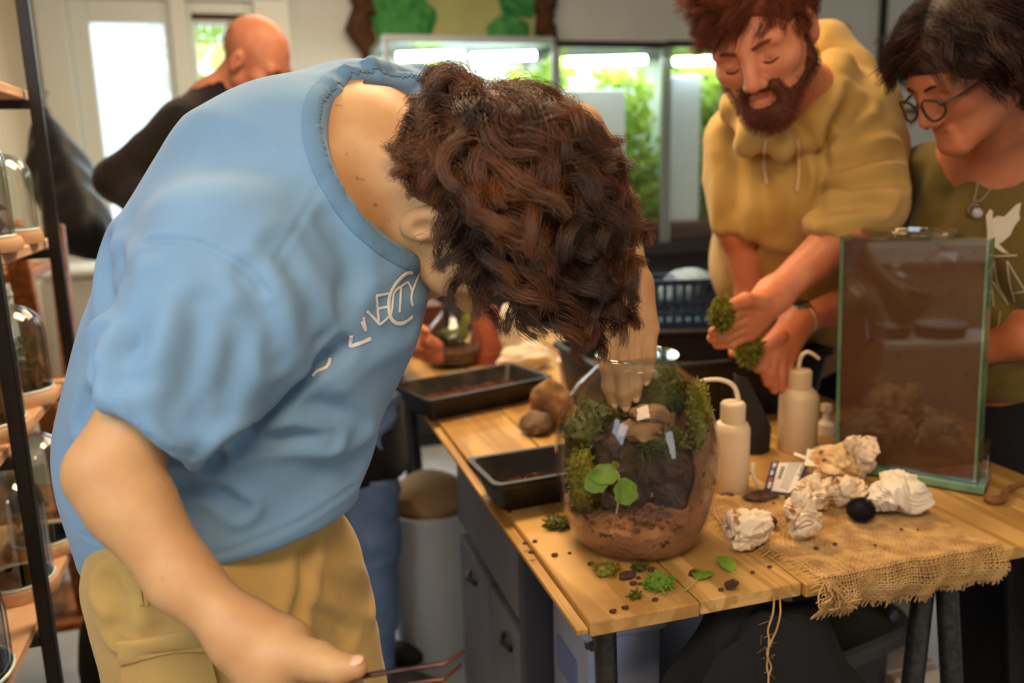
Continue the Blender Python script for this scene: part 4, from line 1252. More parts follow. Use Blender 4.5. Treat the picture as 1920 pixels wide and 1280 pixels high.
MB().raw(v, f).build('paper', mat('label_paper', (228, 222, 210), rough=.7), cd_, smooth=False)
M_ink = mat('print_ink', (70, 60, 56), rough=.8); mb = MB()
def strip(mb, s0, t0, s1, t1, o=.0012):
    v, f = card([cp(s0, t0), cp(s1, t0), cp(s1, t1), cp(s0, t1)], o, .0002); mb.raw(v, f)
for k in range(14):
    t0 = .45 + k * .029; strip(mb, .33, t0, .45, t0 + (.012 if k % 3 else .02))
g = np.random.default_rng(2)
for k in range(5):
    s0 = .53 + k * .065; t = .93
    while t > .16:
        l_ = g.uniform(.03, .1); strip(mb, s0, t - l_, s0 + .018, t); t -= l_ + .02
mb.build('printed_lines', M_ink, cd_, smooth=False)
def text(s, P, xdir, ydir, size, m, parent, name='lettering', off=.001):
    c = bpy.data.curves.new(name, 'FONT'); c.body = s; c.size = 1.0; c.extrude = 0.0; c.materials.append(m)
    tmp = bpy.data.objects.new(name + '_curve', c); COL.objects.link(tmp)
    me = bpy.data.meshes.new_from_object(tmp.evaluated_get(bpy.context.evaluated_depsgraph_get()))
    bpy.data.objects.remove(tmp)
    o = bpy.data.objects.new(name, me); COL.objects.link(o); o.parent = parent
    x = norm(xdir); z = norm(np.cross(x, ydir)); y = np.cross(z, x)
    p = np.asarray(P) + z * off - ORG[parent.name]
    o.matrix_local = Matrix(((x[0] * size, y[0] * size, z[0] * size, p[0]), (x[1] * size, y[1] * size, z[1] * size, p[1]), (x[2] * size, y[2] * size, z[2] * size, p[2]), (0, 0, 0, 1)))
    ORG[o.name] = ORG[parent.name]
    return o
text('Mangroven', cp(.88, .94), BL - TL, BR - BL, .0125, M_ink, cd_, off=.0014)
mb = MB(); strip(mb, .07, .84, .17, .95); strip(mb, .07, .56, .15, .7); strip(mb, .09, .13, .2, .33); mb.build('white_print', mat('white_ink', (226, 214, 208), rough=.7), cd_, smooth=False)
mb = MB(); strip(mb, .06, .74, .16, .83); mb.build('blue_print', mat('blue_ink', (92, 136, 176), rough=.7), cd_, smooth=False)
mb = MB(); strip(mb, .08, .36, .18, .47); mb.build('red_print', mat('red_ink', (196, 104, 66), rough=.7), cd_, smooth=False)
# plant tag
pt = thing('plant_tag', 'white plastic plant tag with an orange square lying on the tissue heap', 'tag', tab(1535, 915) + EZ * .05)
dT = float((tab(1530, 915) - CAM) @ FW) - .05
P4 = [at(1508, 872, dT - .005), at(1557, 876, dT), at(1565, 849, dT + .03), at(1514, 841, dT + .025)]
cn = norm(np.cross(P4[1] - P4[0], P4[3] - P4[0])); cn = cn if np.dot(cn, CAM - P4[0]) > 0 else -cn
P4[2] = onplane(1565, 849, P4[0], cn); v, f = card(P4, 0, .0008); MB().raw(v, f).build('tag_plate', mat('tag_white', (226, 214, 188), rough=.5), pt, smooth=False)
def lerp4(s, t): return P4[0] * (1 - s) * (1 - t) + P4[1] * s * (1 - t) + P4[3] * (1 - s) * t + P4[2] * s * t
v, f = card([lerp4(.7, .2), lerp4(.88, .2), lerp4(.88, .62), lerp4(.7, .62)], .0006, .0003); MB().raw(v, f).build('orange_square', mat('orange_ink', (218, 160, 40), rough=.6), pt, smooth=False)
v, f = card([lerp4(.27, .74), lerp4(.33, .74), lerp4(.33, .84), lerp4(.27, .84)], .0006, .0003); MB().raw(v, f).build('orange_dot', mat('orange_ink', (218, 160, 40), rough=.6), pt, smooth=False)
text('0', lerp4(.14, .36), P4[1] - P4[0], P4[3] - P4[0], .010, M_ink, pt, off=.0008)
v, f = card([at(1488, 852, dT + .01), at(1510, 861, dT + .005), at(1511, 855, dT + .008), at(1490, 847, dT + .014)], 0, .0008); MB().raw(v, f).build('spike', mat('tag_white', (226, 214, 188), rough=.5), pt, smooth=False)

# brush with black bristles
br = thing('bristle_brush', 'round black bristle brush with white handle lying on the burlap', 'brush', tab(1613, 990) + EZ * TZ)
bc = tab(1613, 985) + EZ * (TZ + .021)
v, f = blob(bc, (.019, .017, .0165), 5, amp=.05, sub=3); MB().raw(v, f).build('bristle_core', mat('bristle_black', (12, 11, 12), rough=.8), br)
hd_ = tab(1652, 940) + EZ * .026
MB().tube([bc + norm(hd_ - bc) * .014, bc + norm(hd_ - bc) * .03, hd_], [.005, .0065, .0055], 12).build('handle', mat('brush_white', (222, 208, 186), rough=.35), br)
g = np.random.default_rng(6); N_ = 2600
d = g.normal(size=(N_, 3)); d /= np.linalg.norm(d, axis=1, keepdims=True)
st = np.stack([bc + d * V(.017, .015, .0145) * (1 + .0) + d * L for L in (0, .003, .006)], 1) + np.concatenate([np.zeros((N_, 1, 3)), g.normal(size=(N_, 2, 3)) * .0008], 1)
M_hairk = mat('bristle_black', (12, 11, 12))
hair_obj('bristles', st, np.array([.00018, .00015, .00008]), M_hairk, br)['kind'] = 'stuff'

# ------------------------------------------------------------------ leaves, moss and crumbs on the boards
def tl(x, y, h=0.0): return tab(x, y, h)
t = thing('fallen_leaf', 'pale green lobed leaf with long stem lying across the board gap', 'leaf', tl(1318, 1080))
mb = MB(); b0 = tl(1308, 1086, .003)
leaf(mb, b0, tl(1352, 1068) - tl(1308, 1086) + EZ * .008, EZ, .030, .009, 0, .1); leaf(mb, b0, tl(1302, 1050) - tl(1308, 1086) + EZ * .012, EZ - E2 * .3, .028, .008, 0, .1); leaf(mb, b0, tl(1330, 1060) - tl(1308, 1086) + EZ * .006, EZ, .024, .009, 0, .1)
mb.build('blade', M_leaf, t); MB().tube(spline([b0, tl(1296, 1098, .004), tl(1283, 1107, .004)], 8), .0009, 5).build('stem', mat('leaf_stem', (170, 160, 80)), t)
t = thing('fallen_leaf', 'dark green leaf leaning against the tissue ball near the jar', 'leaf', tl(1360, 1060))
mb = MB(); leaf(mb, tl(1372, 1072, .002), at(1350, 1035, 1.25) - tl(1372, 1072, .002), -E2 + EZ * .8, .036, .011, 2, .1); mb.build('blade', M_leaf, t)
MB().tube([tl(1372, 1072, .002), tl(1384, 1074, .002)], .001, 5).build('stem', mat('leaf_stem', (170, 160, 80)), t)
def mossc(x, y, r, h, seed, lab, m=None, n=160): moss(tab(x, y) + EZ * h * .75, (r, r * .8, h), seed, lab, m, n, .009, ax=[E1, E2, EZ])
mossc(1138, 1074, .016, .008, 51, 'ragged yellow moss tuft on the boards in front of the jar', M_mossy, 120)
mossc(1237, 1102, .017, .011, 52, 'biggest bright green moss tuft near the front table edge', M_leaf, 200)
mossc(1200, 1069, .008, .005, 53, 'tiny moss tuft close to the foot of the jar', M_moss, 60)
mossc(1191, 1121, .006, .004, 54, 'tiny moss tuft by itself near the front of the first board', M_moss, 40)
mossc(1046, 988, .018, .010, 55, 'dark moss tuft between the tray and the jar foot', M_moss, 120)
def clod(x, y, rad, seed, lab, g_=None, z=0.0):
    c = tab(x, y) + EZ * (rad[2] * .8 + z)
    v, f = blob(c, rad, seed, amp=.22, sub=3)
    o = MB().raw(v, f).build('soil_clod', M_soil, loc=c - EZ * rad[2]); tag(o, lab, 'soil', g_)
clod(1437, 992, (.018, .013, .009), 61, 'dark stringy soil clod on the burlap behind the upright tissue', z=.005)
clod(1176, 1082, (.014, .009, .005), 62, 'dark soil clod beside the ragged yellow moss tuft')
clod(1371, 1103, (.009, .007, .007), 63, 'soil clod near the front edge beside the lobed leaf')
clod(1298, 1079, (.006, .005, .005), 64, 'soil clod touching the lobed leaf')
clod(1222, 1071, (.006, .005, .004), 65, 'small soil clod in front of the jar foot')
clod(1425, 938, (.03, .02, .006), 66, 'flat dark soil patch beside the label card', z=.004)
clod(1362, 935, (.014, .01, .004), 67, 'flat dark soil patch at the foot of the near wash bottle', z=.003)
for k, (x, y) in enumerate(((1228, 1126), (1173, 1141), (1149, 1148), (1411, 1074), (1443, 1064), (1107, 1059), (1068, 1038), (1040, 1042), (997, 1037), (985, 1020), (1265, 1089), (1197, 1085), (1200, 1096), (1352, 1107), (1003, 1016), (955, 960), (1188, 1096))):
    rr = RNG.uniform(.0022, .0042)
    clod(x, y, (rr * 1.3, rr, rr * .7), 700 + k, 'tiny dark soil crumb scattered on the front boards', 'soil crumbs scattered on the boards')
for k, (x, y) in enumerate(((1497, 998), (1530, 1036), (1475, 940), (1690, 1000), (1640, 1030), (1565, 1028), (1720, 1000), (1450, 950))):
    rr = RNG.uniform(.0018, .0034)
    clod(x, y, (rr * 1.3, rr, rr * .7), 740 + k, 'tiny dark soil crumb scattered on the burlap', 'soil crumbs scattered on the burlap', z=.006)
t = thing('root_piece', 'short curved brown root lying beside the foot of the glass tank', 'root', tl(1885, 930))
MB().tube(spline([tl(1846, 935, .006), tl(1862, 937, .008), tl(1880, 934, .009), tl(1886, 920, .012), tl(1900, 912, .012), tl(1935, 902, .008)], 28), np.interp(np.linspace(0, 1, 28), [0, .2, .5, .7, 1], [.004, .008, .007, .005, .003]), 9).build('root', mat('root_brown', (140, 88, 48), (100, 62, 36), scale=40, rough=.7, bump=.6), t)
t = thing('white_fitting', 'small white plastic branch fitting beside the near wash bottle', 'fitting', tl(1415, 905))
MB().tube(spline([at(1413, 868, 1.53), at(1412, 885, 1.52), at(1416, 900, 1.51), tl(1426, 918, .004)], 14), .0035, 8).build('stem', M_spout, t)
MB().tube([at(1412, 884, 1.52), at(1405, 886, 1.53)], .004, 8).build('branch', M_spout, t)
t = thing('white_fitting', 'small white plastic nozzle behind the far wash bottle', 'fitting', tl(1545, 820))
MB().lathe([(0, 0), (.02, 0), (.02, .022), (.008, .03), (.006, .05), (0, .05)], tl(1547, 812), 18).build('nozzle', M_spout, t)
MB().lathe([(0, 0), (.012, 0), (.012, .014), (0, .016)], tl(1547, 812) + EZ * .05, 14).build('nozzle_cap', M_spout, t)

# ------------------------------------------------------------------ things at the back of the table
def rock2(x, y, rad, seed, lab, m=None, dz=0):
    c = tab(x, y) + EZ * (rad[2] * .85 + dz); v, f = blob(c, rad, seed, amp=.24, sub=4, freq=2.4)
    g = np.random.default_rng(seed)
    for k in range(8):
        d = norm(g.normal(size=3)); h_ = (v - c) @ d; lim = np.quantile(h_, .88); v = v - np.maximum(h_ - lim, 0)[:, None] * d * .8
    tag(MB().raw(v, f).build('rock', m or M_rock, loc=c - EZ * rad[2], auto=30), lab, 'rock')
rock2(1035, 800, (.05, .045, .065), 31, 'craggy tan rock standing behind the big jar beside the trays')
rock2(1010, 812, (.045, .03, .028), 32, 'low tan rock at the foot of the craggy rock', mat('grey_rock', (128, 104, 80), (92, 72, 54), scale=26, rough=.9, bump=1, bscale=60, bdist=.004))
p = tab(1085, 730); t = thing('plastic_pot', 'pale round plastic pot with lid behind the craggy rock', 'pot', p)
MB().lathe([(0, 0), (.044, 0), (.052, .075), (.049, .075), (.042, .004), (0, .004)], p, 28).build('pot', mat('pale_pink', (214, 190, 176), rough=.5), t)
MB().lathe([(0, .085), (.05, .085), (.056, .08), (.056, .072), (.05, .072)][::-1], p, 28).build('lid', mat('pale_lid', (222, 204, 190), rough=.5), t)
# planted flask
p = tab(852, 684); t = thing('planted_flask', 'round glass flask planted with moss at the back of the table', 'terrarium', p)
pf = spline([(.05, 0, 0), (.075, .02, 0), (.085, .06, 0), (.075, .11, 0), (.04, .15, 0), (.032, .17, 0), (.035, .185, 0)], 30)[:, :2]
MB().lathe([(0, 0)] + [tuple(q) for q in pf] + [(q[0] - .003, q[1]) for q in pf[::-1]] + [(0, .004)], p, 40).build('flask', M_glass, t)
MB().lathe([(0, .004), (.07, .018), (.078, .05), (.05, .062), (0, .066)], p, 28).build('soil', M_soil, t)
moss(p + EZ * .085, (.045, .04, .025), 33, 'moss mound growing in the round glass flask', M_moss, 200)
mb = MB(); leaf(mb, p + V(.02, -.02, .09), V(.4, -.1, 1), V(0, -1, 0), .09, .012); leaf(mb, p + V(.03, -.02, .08), V(.1, -.1, 1), V(0, -1, 0), .07, .01)
t = thing('fern_leaf', 'yellow green strap leaves rising in the round glass flask', 'plant', p + EZ * .09); mb.build('leaves', M_mossy, t)
p = tab(915, 676); t = thing('terracotta_pot', 'red brown terracotta pot upside down behind the farther tray', 'pot', p)
MB().lathe([(0.001, .165), (.03, .165), (.034, .16), (.058, .035), (.066, .033), (.068, 0), (.06, 0)][::-1], p, 36).build('pot', mat('terracotta', (138, 66, 40), (120, 54, 34), scale=12, rough=.8), t)
p = tab(780, 655); t = thing('brown_box', 'dark red brown wooden box at the far end of the table', 'box', p)
MB().box(p + EZ * .07, (.16, .14, .14), bev=.004).build('box', mat('red_wood', (92, 44, 28), (70, 34, 22), scale=10, rough=.6), t)
MB().box(p + EZ * .145, (.165, .145, .012), bev=.003).build('lid', mat('red_wood', (92, 44, 28), (70, 34, 22), scale=10, rough=.6), t)
p = tab(985, 690); t = thing('tissue_box', 'white paper tissues bunched behind the farther tray', 'tissue', p)
v, f = blob(p + EZ * .035, (.075, .05, .04), 35, amp=.25, sub=4); MB().raw(v, f).build('paper', M_tisw, t)
v, f = blob(p + EZ * .11 - RH * .04, (.03, .03, .06), 36, amp=.3, sub=4); MB().raw(v, f).build('paper_corner', M_tisw, t)
# black trough with the blue crate and paper roll
TRO = tp(.60, .86, 0)
tro = thing('black_trough', 'large black plastic trough across the back of the table', 'trough', TRO)
v, f = loft([rrect(TRO + EZ * z, E1, E2, .56 + s, .34 + s, .03) for z, s in ((.001, -.04), (.13, 0), (.135, .02), (.145, .02), (.145, -.015), (.04, -.05))])
MB().raw(v, f).build('trough', M_blackp, tro)
v, f = loft([rrect(TRO + EZ * z, E1, E2, .5, .28, .03) for z in (.041, .10)])
o = MB().raw(v, f).build('dark_earth', M_soil, loc=TRO + EZ * .042); tag(o, 'dark earth filling the large black trough', 'soil', kind='stuff')
BCc = at(1290, 560, 2.12); M_bc = mat('blue_crate', (28, 52, 84), rough=.4)
t = thing('blue_crate', 'dark blue lattice plastic crate at the back of the table', 'crate', BCc - EZ * .06)
Lc, Wc, Hc = .20, .13, .11
for (x, y, sx, sy) in ((0, -Wc / 2, Lc, .008), (0, Wc / 2, Lc, .008), (-Lc / 2, 0, .008, Wc), (Lc / 2, 0, .008, Wc)):
    for z in (-.052, .0, .05):
        MB().box(BCc + RH * x + AH * y + EZ * z, (sx, sy, .014), JB, bev=.001).build('rail', M_bc, t)
    for q in np.linspace(-.46, .46, 9 if sx > sy else 6):
        MB().box(BCc + RH * (x + (q * Lc if sx > sy else 0)) + AH * (y + (0 if sx > sy else q * Wc)), (.008, .008, Hc), JB).build('slat', M_bc, t)
MB().box(BCc - EZ * .055, (Lc, Wc, .006), JB).build('bottom', M_bc, t)
v, f = blob(BCc + EZ * .03, (.075, .05, .05), 37, amp=.15, sub=3)
t2 = thing('plastic_bag', 'pale blue plastic bag lying in the blue crate', 'bag', BCc); MB().raw(v, f).build('bag', mat('pale_bag', (150, 180, 205), (90, 120, 150), scale=20, rough=.25), t2)
stt = thing('black_crate', 'black crate under the blue lattice crate at the back of the table', 'crate', V(BCc[0], BCc[1], ZT))
hh = BCc[2] - .06 - ZT
MB().box(V(BCc[0], BCc[1], ZT + hh / 2), (.26, .16, hh), JB, bev=.006).build('crate_body', M_blackp, stt)
MB().box(V(BCc[0], BCc[1], ZT + hh - .01), (.275, .175, .016), JB, bev=.004).build('crate_rim', M_blackp, stt)
p = at(1395, 600, 2.15); t = thing('paper_roll', 'white paper roll standing behind the hand with the moss', 'paper', V(p[0], p[1], p[2] - .05))
MB().lathe([(.018, 0), (.05, 0), (.052, .004), (.052, .15), (.05, .154), (.018, .154), (.016, .15), (.016, .004)], V(p[0], p[1], p[2] - .05), 30).build('roll', M_tisw, t)
MB().box(V(p[0], p[1], (p[2] - .05 + ZT) / 2), (.14, .14, p[2] - .05 - ZT), JB, bev=.004).build('carton', mat('black_carton', (24, 22, 22), rough=.7), t)

# ================================================================== PEOPLE
def skin_mat(name, c1, c2, c3, s=26):
    m = mat(name, c1, c2, scale=s, rough=.5, spec=.35, bump=.12, bscale=420, bdist=.0006, sss=.12, c3=c3, s3=75, t3=.69)
    return m
M_skin = skin_mat('skin_fair', (196, 152, 104), (186, 138, 92), (164, 112, 74))
M_skin2 = skin_mat('skin_ruddy', (206, 132, 92), (196, 116, 80), None)
M_skin3 = skin_mat('skin_warm', (192, 116, 76), (178, 102, 68), None)
M_skin4 = skin_mat('skin_red', (188, 126, 98), (176, 108, 84), None)
def cloth_mat(name, c1, c2, s=9, weave=900):
    return mat(name, c1, c2, scale=s, rough=.88, spec=.15, bump=.25, bscale=weave, bdist=.0005, sheen=.15)
M_shirt = cloth_mat('blue_cotton', (108, 142, 172), (116, 150, 180))
M_khaki = cloth_mat('khaki_cotton', (190, 156, 92), (178, 144, 82))
M_hood = cloth_mat('mustard_fleece', (190, 154, 86), (178, 142, 76))
M_olive = cloth_mat('olive_cotton', (104, 88, 40), (96, 80, 36))
M_blackc = cloth_mat('black_knit', (22, 19, 20), (28, 24, 24))
M_jeans = mat('blue_denim', (104, 134, 184), (128, 156, 202), scale=9, rough=.9, bump=.3, bscale=300, c3=None)
M_dark = cloth_mat('dark_trousers', (24, 24, 28), (30, 30, 34))
M_shoe = mat('dark_shoe', (40, 36, 34), rough=.6)
M_hairb = mat('brown_hair', (44, 26, 15), (110, 64, 32), scale=13, rough=.4, spec=.45)
M_hairr = mat('red_hair', (84, 38, 18), (116, 54, 24), scale=30, rough=.55, spec=.25)
M_haird = mat('dark_brown_hair', (30, 16, 11), (56, 28, 17), scale=24, rough=.55, spec=.22)
M_eye = mat('eye_white', (214, 204, 192), rough=.2)
M_iris = mat('iris_brown', (60, 40, 26), rough=.15)
M_nail = mat('nail', (226, 172, 138), rough=.25, spec=.5)

def basis(f, up):
    f = norm(f); u = norm(np.asarray(up, float) - f * np.dot(up, f)); r = np.cross(f, u)
    return np.array([r, f, u])              # rows: right, forward, up
class Head:
    def __init__(s, o, B, k=1.0):
        s.o, s.B, s.k = np.asarray(o, float), B, k
    def p(s, x, y, z): return s.o + (V(x, y, z) * s.k) @ s.B
    def e(s, c, rad): return ell(s.p(*c), V(*rad) * s.k, s.B)
    def c(s, a, b, ra, rb): return cone(s.p(*a), s.p(*b), ra * s.k, rb * s.k)
    def ops(s, lips=True):
        k = s.k; U = []
        u = lambda p, b: U.append(('u', p, b * k)); m = lambda p, b: U.append(('s', p, b * k))
        u(s.e((0, -.012, .045), (.076, .095, .085)), .02)
        u(s.e((0, .028, -.01), (.062, .066, .088)), .03)
        for q in (-1, 1):
            u(s.c((q * .052, .005, -.045), (q * .018, .072, -.088), .02, .017), .03)
            u(s.e((q * .044, .058, -.016), (.024, .022, .02)), .025)
        u(s.e((0, .078, -.09), (.024, .017, .017)), .02)
        u(s.c((-.042, .078, .024), (.042, .078, .024), .014, .014), .02)
        for q in (-1, 1):
            m(ell(s.p(q * .031, .098, .004), V(.018, .016, .013) * k, s.B), .014)
            u(s.c((q * .031, .073, .003), (q * .0312, .0735, .003), .0145, .0145), .004)
            m(s.c((q * .019, .0885, -.006), (q * .031, .0895, -.0085), .0012, .0012), .003); m(s.c((q * .031, .0895, -.0085), (q * .044, .0845, -.006), .0012, .0012), .003)
            m(s.c((q * .017, .088, .010), (q * .044, .084, .010), .0015, .0015), .005)
        u(s.c((0, .088, .016), (0, .108, -.03), .0085, .0125), .012)
        for q in (-1, 1): u(s.c((q * .012, .098, -.035), (q * .0122, .0982, -.035), .0085, .0085), .008)
        u(s.c((-.018, .084, -.056), (.018, .084, -.056), .0075, .0075), .008)
        u(s.c((-.015, .083, -.068), (.015, .083, -.068), .0085, .0085), .008)
        m(s.c((-.024, .0925, -.0618), (.024, .0925, -.0618), .0018, .0018), .004)
        for q in (-1, 1):
            u(ell(s.p(q * .078, -.008, -.002), V(.011, .019, .032) * k, s.B), .008)
            m(ell(s.p(q * .0895, -.003, .003), V(.0075, .0105, .019) * k, s.B), .006)
            u(ell(s.p(q * .085, .004, -.006), V(.004, .004, .007) * k, s.B), .004)
        return U
    def eyes(s, parent):
        for q in (-1, 1):      # lowered lids: only the lash line shows
            MB().tube(spline([s.p(q * .0185, .0865, -.006), s.p(q * .031, .0885, -.0088), s.p(q * .0445, .083, -.006)], 10), np.array([.5, 1, 1.2, 1.3, 1.3, 1.3, 1.3, 1.2, 1, .5]) * .0011 * s.k, 6).build('eyelashes', M_haird, parent)
def fingers(chains, k=.004):
    U = []
    for ch in chains:
        for (a, ra), (b, rb) in zip(ch[:-1], ch[1:]):
            U.append(('u', cone(a, b, ra, rb), k))
    return U
def person(name, label, loc):
    return thing(name, label, 'person', (loc[0], loc[1], 0))
def wrinkle(v, f, amp, freq, seed, dirs=None):
    g = np.random.default_rng(seed); n = vnormals(v, f); d = np.zeros(len(v))
    for o in range(3):
        for k in range(3):
            w = g.normal(size=3) if dirs is None else dirs[k % len(dirs)] + .3 * g.normal(size=3)
            w = norm(w) * freq * 1.7 ** o
            x = v + .02 * np.sin(v @ (g.normal(size=(3, 3)) * 14))
            d += (1 - np.abs(np.sin(x @ w + g.uniform(0, 6)))) ** 3 / 1.8 ** o
    return v + n * (d / 3 - .3)[:, None] * amp
def smesh(ops, h, name, m, parent, fine=(), it=1, wr=None, post=None, box=None):
    v, f = sdf_mesh(ops, h, fine, box)
    if not fine: v = relax(v, f, it)
    if wr: v = wrinkle(v, f, *wr)
    if post: v = post(v, f)
    o = mesh_obj(name, v, f, m, parent, True, auto=None)
    return o, v, f
def bb(pts, pad):
    P = np.array(pts); return P.min(0) - pad, P.max(0) + pad
def strands(roots, nrm, flow, L, steps, curl=.01, wl=.045, grav=.25, stiff=.5, keep=None, seed=0, per=30, spread=.006, tip=.35, twist=None):
    """clumped curls growing from roots; returns (n*per, steps, 3)"""
    g = np.random.default_rng(seed); n = len(roots)
    P = np.zeros((n, steps, 3)); P[:, 0] = roots
    d = nrm * stiff + flow * (1 - stiff); d /= np.linalg.norm(d, axis=1, keepdims=True)
    st = (L / (steps - 1))[:, None]
    for i in range(1, steps):
        d = d + (flow * .22 + V(0, 0, -1) * grav) * (3.0 / steps) + g.normal(size=(n, 3)) * .07
        d /= np.linalg.norm(d, axis=1, keepdims=True)
        P[:, i] = P[:, i - 1] + d * st
        if keep is not None: P[:, i] = keep(P[:, i], .004 + .010 * min(i / 5, 1))
    t = np.gradient(P, axis=1); t /= np.maximum(np.linalg.norm(t, axis=2, keepdims=True), 1e-9)
    a = np.cross(t, nrm[:, None, :]); a /= np.maximum(np.linalg.norm(a, axis=2, keepdims=True), 1e-9)
    b = np.cross(t, a)
    s = np.arange(steps) / (steps - 1)
    ph = g.uniform(0, 6.28, n)[:, None] + (L[:, None] * s[None] / wl) * 6.28 * g.choice([-1, 1], n)[:, None]
    amp = curl * np.minimum(s * 3, 1)[None] * g.uniform(.5, 1.4, n)[:, None]
    G = P + (a * np.cos(ph)[..., None] + b * np.sin(ph)[..., None]) * amp[..., None]
    out = np.repeat(G, per, 0)
    off = g.normal(size=(n * per, 3)) * spread
    wdt = (1 - (1 - tip) * s)[None, :, None]
    out = out + off[:, None, :] * wdt + g.normal(size=out.shape) * .0004
    return out

# ------------------------------------------------------------------ 1. the man in the blue T-shirt
P1 = {k: at(*q) for k, q in dict(pel=(440, 1015, 1.03), sh=(440, 500, .88), el=(203, 885, .785), fa1=(245, 943, .785), fa2=(340, 1082, .775), wr=(462, 1195, .765),
      lsh=(815, 235, 1.16), lel=(1078, 252, 1.235), lf1=(1112, 305, 1.247), lf2=(1152, 400, 1.262), lwr=(1184, 535, 1.272)).items()}
man = person('person', 'young man in blue T-shirt bending over the table with one hand in the jar', P1['pel'])
hu = norm(V(.86, -.46, .16)); hr = V(-.46, -.84, -.22); hr = norm(hr - hu * np.dot(hr, hu)); hf = np.cross(hu, hr)
HB = np.array([hr, hf, hu])
H1 = Head(at(798, 428, .885) - hr * .082 + hf * .004, HB, 1.0)
nb = at(672, 300, 1.0)
ops = [('u', cone(nb, H1.p(0, -.03, -.03), .07, .06), 0)]
ops += [('u', cone(at(600, 350, 1.0), nb, .10, .07), .04), ('u', cone(at(500, 560, 1.0), at(600, 350, 1.0), .125, .11, (FW, .8)), .05), ('u', cone(P1['pel'], at(500, 560, 1.0), .10, .125, (FW, .85)), .05)]
hops = H1.ops()
hops[0] = ('u', hops[0][1], .03)
ops += hops
ops += [('u', cone(P1['sh'], P1['el'], .048, .037), .02), ('u', cone(P1['el'], P1['fa1'], .0355, .0375), .014), ('u', cone(P1['fa1'], P1['fa2'], .0378, .0295), .014), ('u', cone(P1['fa2'], P1['wr'], .0295, .0245), .014)]
ops += [('u', cone(nb, P1['lsh'], .065, .06), .05), ('u', cone(P1['lsh'], P1['lel'], .055, .041), .04), ('u', cone(P1['lel'], P1['lf1'], .04, .04), .02), ('u', cone(P1['lf1'], P1['lf2'], .039, .033), .02), ('u', cone(P1['lf2'], P1['lwr'], .033, .0275), .02)]
# near hand around the tweezers
wr = P1['wr']
pk = [at(604, 1262, .765), at(596, 1290, .775), at(580, 1315, .785), at(560, 1335, .79)]
ops += [('u', cone(wr, at(528, 1222, .76), .0265, .030), .02), ('u', cone(wr, at(520, 1262, .775), .026, .03), .02)]
for k_ in pk: ops.append(('u', cone(at(515, 1238, .765), k_, .026, .0165), .018))
tt = [(at(540, 1228, .75), .022), (at(596, 1240, .735), .0165), (at(634, 1252, .728), .0125), (at(668, 1250, .722), .0098)]
fch = [[(pk[0], .0125), (at(655, 1283, .752), .011), (at(668, 1306, .732), .0098), (at(640, 1316, .722), .0088)],
       [(pk[1], .0128), (at(652, 1318, .765), .0112), (at(655, 1342, .745), .01), (at(622, 1342, .733), .009)],
       [(pk[2], .012), (at(634, 1348, .775), .0108), (at(630, 1370, .755), .0096), (at(600, 1364, .743), .0086)],
       [(pk[3], .011), (at(602, 1374, .785), .0096), (at(596, 1390, .768), .0086), (at(575, 1382, .756), .0078)], tt]
ops += fingers(fch, .006)
# far hand reaching down into the jar, back of the hand to the viewer
lw = P1['lwr']
kn = [at(1146, 622, 1.262), at(1169, 632, 1.258), at(1194, 629, 1.262), at(1219, 616, 1.268)]
for i, k_ in enumerate(kn): ops.append(('u', cone(lw + RH * .006 * (i - 1.5), k_, .021, .0142), .016))
ops.append(('u', cone(at(1180, 560, 1.27), at(1182, 610, 1.266), .026, .027, (FW, .62)), .012))
ff = [[(kn[0], .0132), (at(1141, 688, 1.252), .0118), (at(1142, 724, 1.262), .0105), (at(1150, 752, 1.274), .0088)],
      [(kn[1], .0134), (at(1166, 695, 1.246), .0120), (at(1170, 735, 1.256), .0108), (at(1172, 758, 1.266), .009)],
      [(kn[2], .0130), (at(1191, 688, 1.250), .0116), (at(1191, 722, 1.258), .0104), (at(1191, 741, 1.266), .0088)],
      [(kn[3], .0118), (at(1217, 668, 1.256), .0104), (at(1214, 695, 1.262), .0094), (at(1211, 711, 1.268), .008)],
      [(at(1160, 590, 1.29), .017), (at(1138, 640, 1.31), .0128), (at(1142, 690, 1.315), .0108), (at(1152, 726, 1.312), .0092)]]
ops += fingers(ff, .005)
# legs and feet under the trousers
fl = [V(P1['pel'][0] - .03, P1['pel'][1] - .05, 0), V(P1['pel'][0] + .085, P1['pel'][1] + .08, 0)]
hipn, hipf = at(350, 1080, .97), at(562, 1060, 1.08)
kn_n, kn_f = (hipn + fl[0]) / 2 + V(.03, 0, 0), (hipf + fl[1]) / 2 + V(.03, 0, 0)
legs = [(hipn, kn_n, fl[0]), (hipf, kn_f, fl[1])]
for a, b, c in legs:
    ops += [('u', cone(a, b, .062, .05), .02), ('u', cone(b, c + V(0, 0, .09), .054, .036), .03)]
lo1, hi1 = bb([wr, pk[3], tt[-1][0], fch[0][2][0], fch[2][1][0], at(450, 1190, .79)], .03)
lo2, hi2 = bb([lw, kn[0], kn[3], ff[1][3][0], ff[4][1][0]], .024)
lo3, hi3 = bb([H1.p(.1, 0, 0), H1.p(0, .12, -.1), H1.p(-.1, -.1, .13), H1.p(.06, -.1, -.05)], .02)
smesh(ops, .0062, 'body', M_skin, man, fine=[(lo1, hi1, .0021), (lo2, hi2, .0018), (lo3, hi3, .0028)])
# nails
def nail(tip, prev, out, r, parent):
    d = norm(tip - prev); o = norm(out - d * np.dot(out, d)); s = np.cross(d, o)
    c = tip + d * r * .25 + o * r * .80
    v, f = blob(c, (r * .62, r * .8, r * .22), 1, amp=0, sub=2, ax=np.array([s, d, o])); MB().raw(v, f).build('nail', M_nail, parent)
for ch in ff[:4]: nail(ch[3][0], ch[2][0], -FW, ch[3][1], man)
nail(tt[3][0], tt[2][0], UP * .9 - FW * .5, tt[3][1], man)
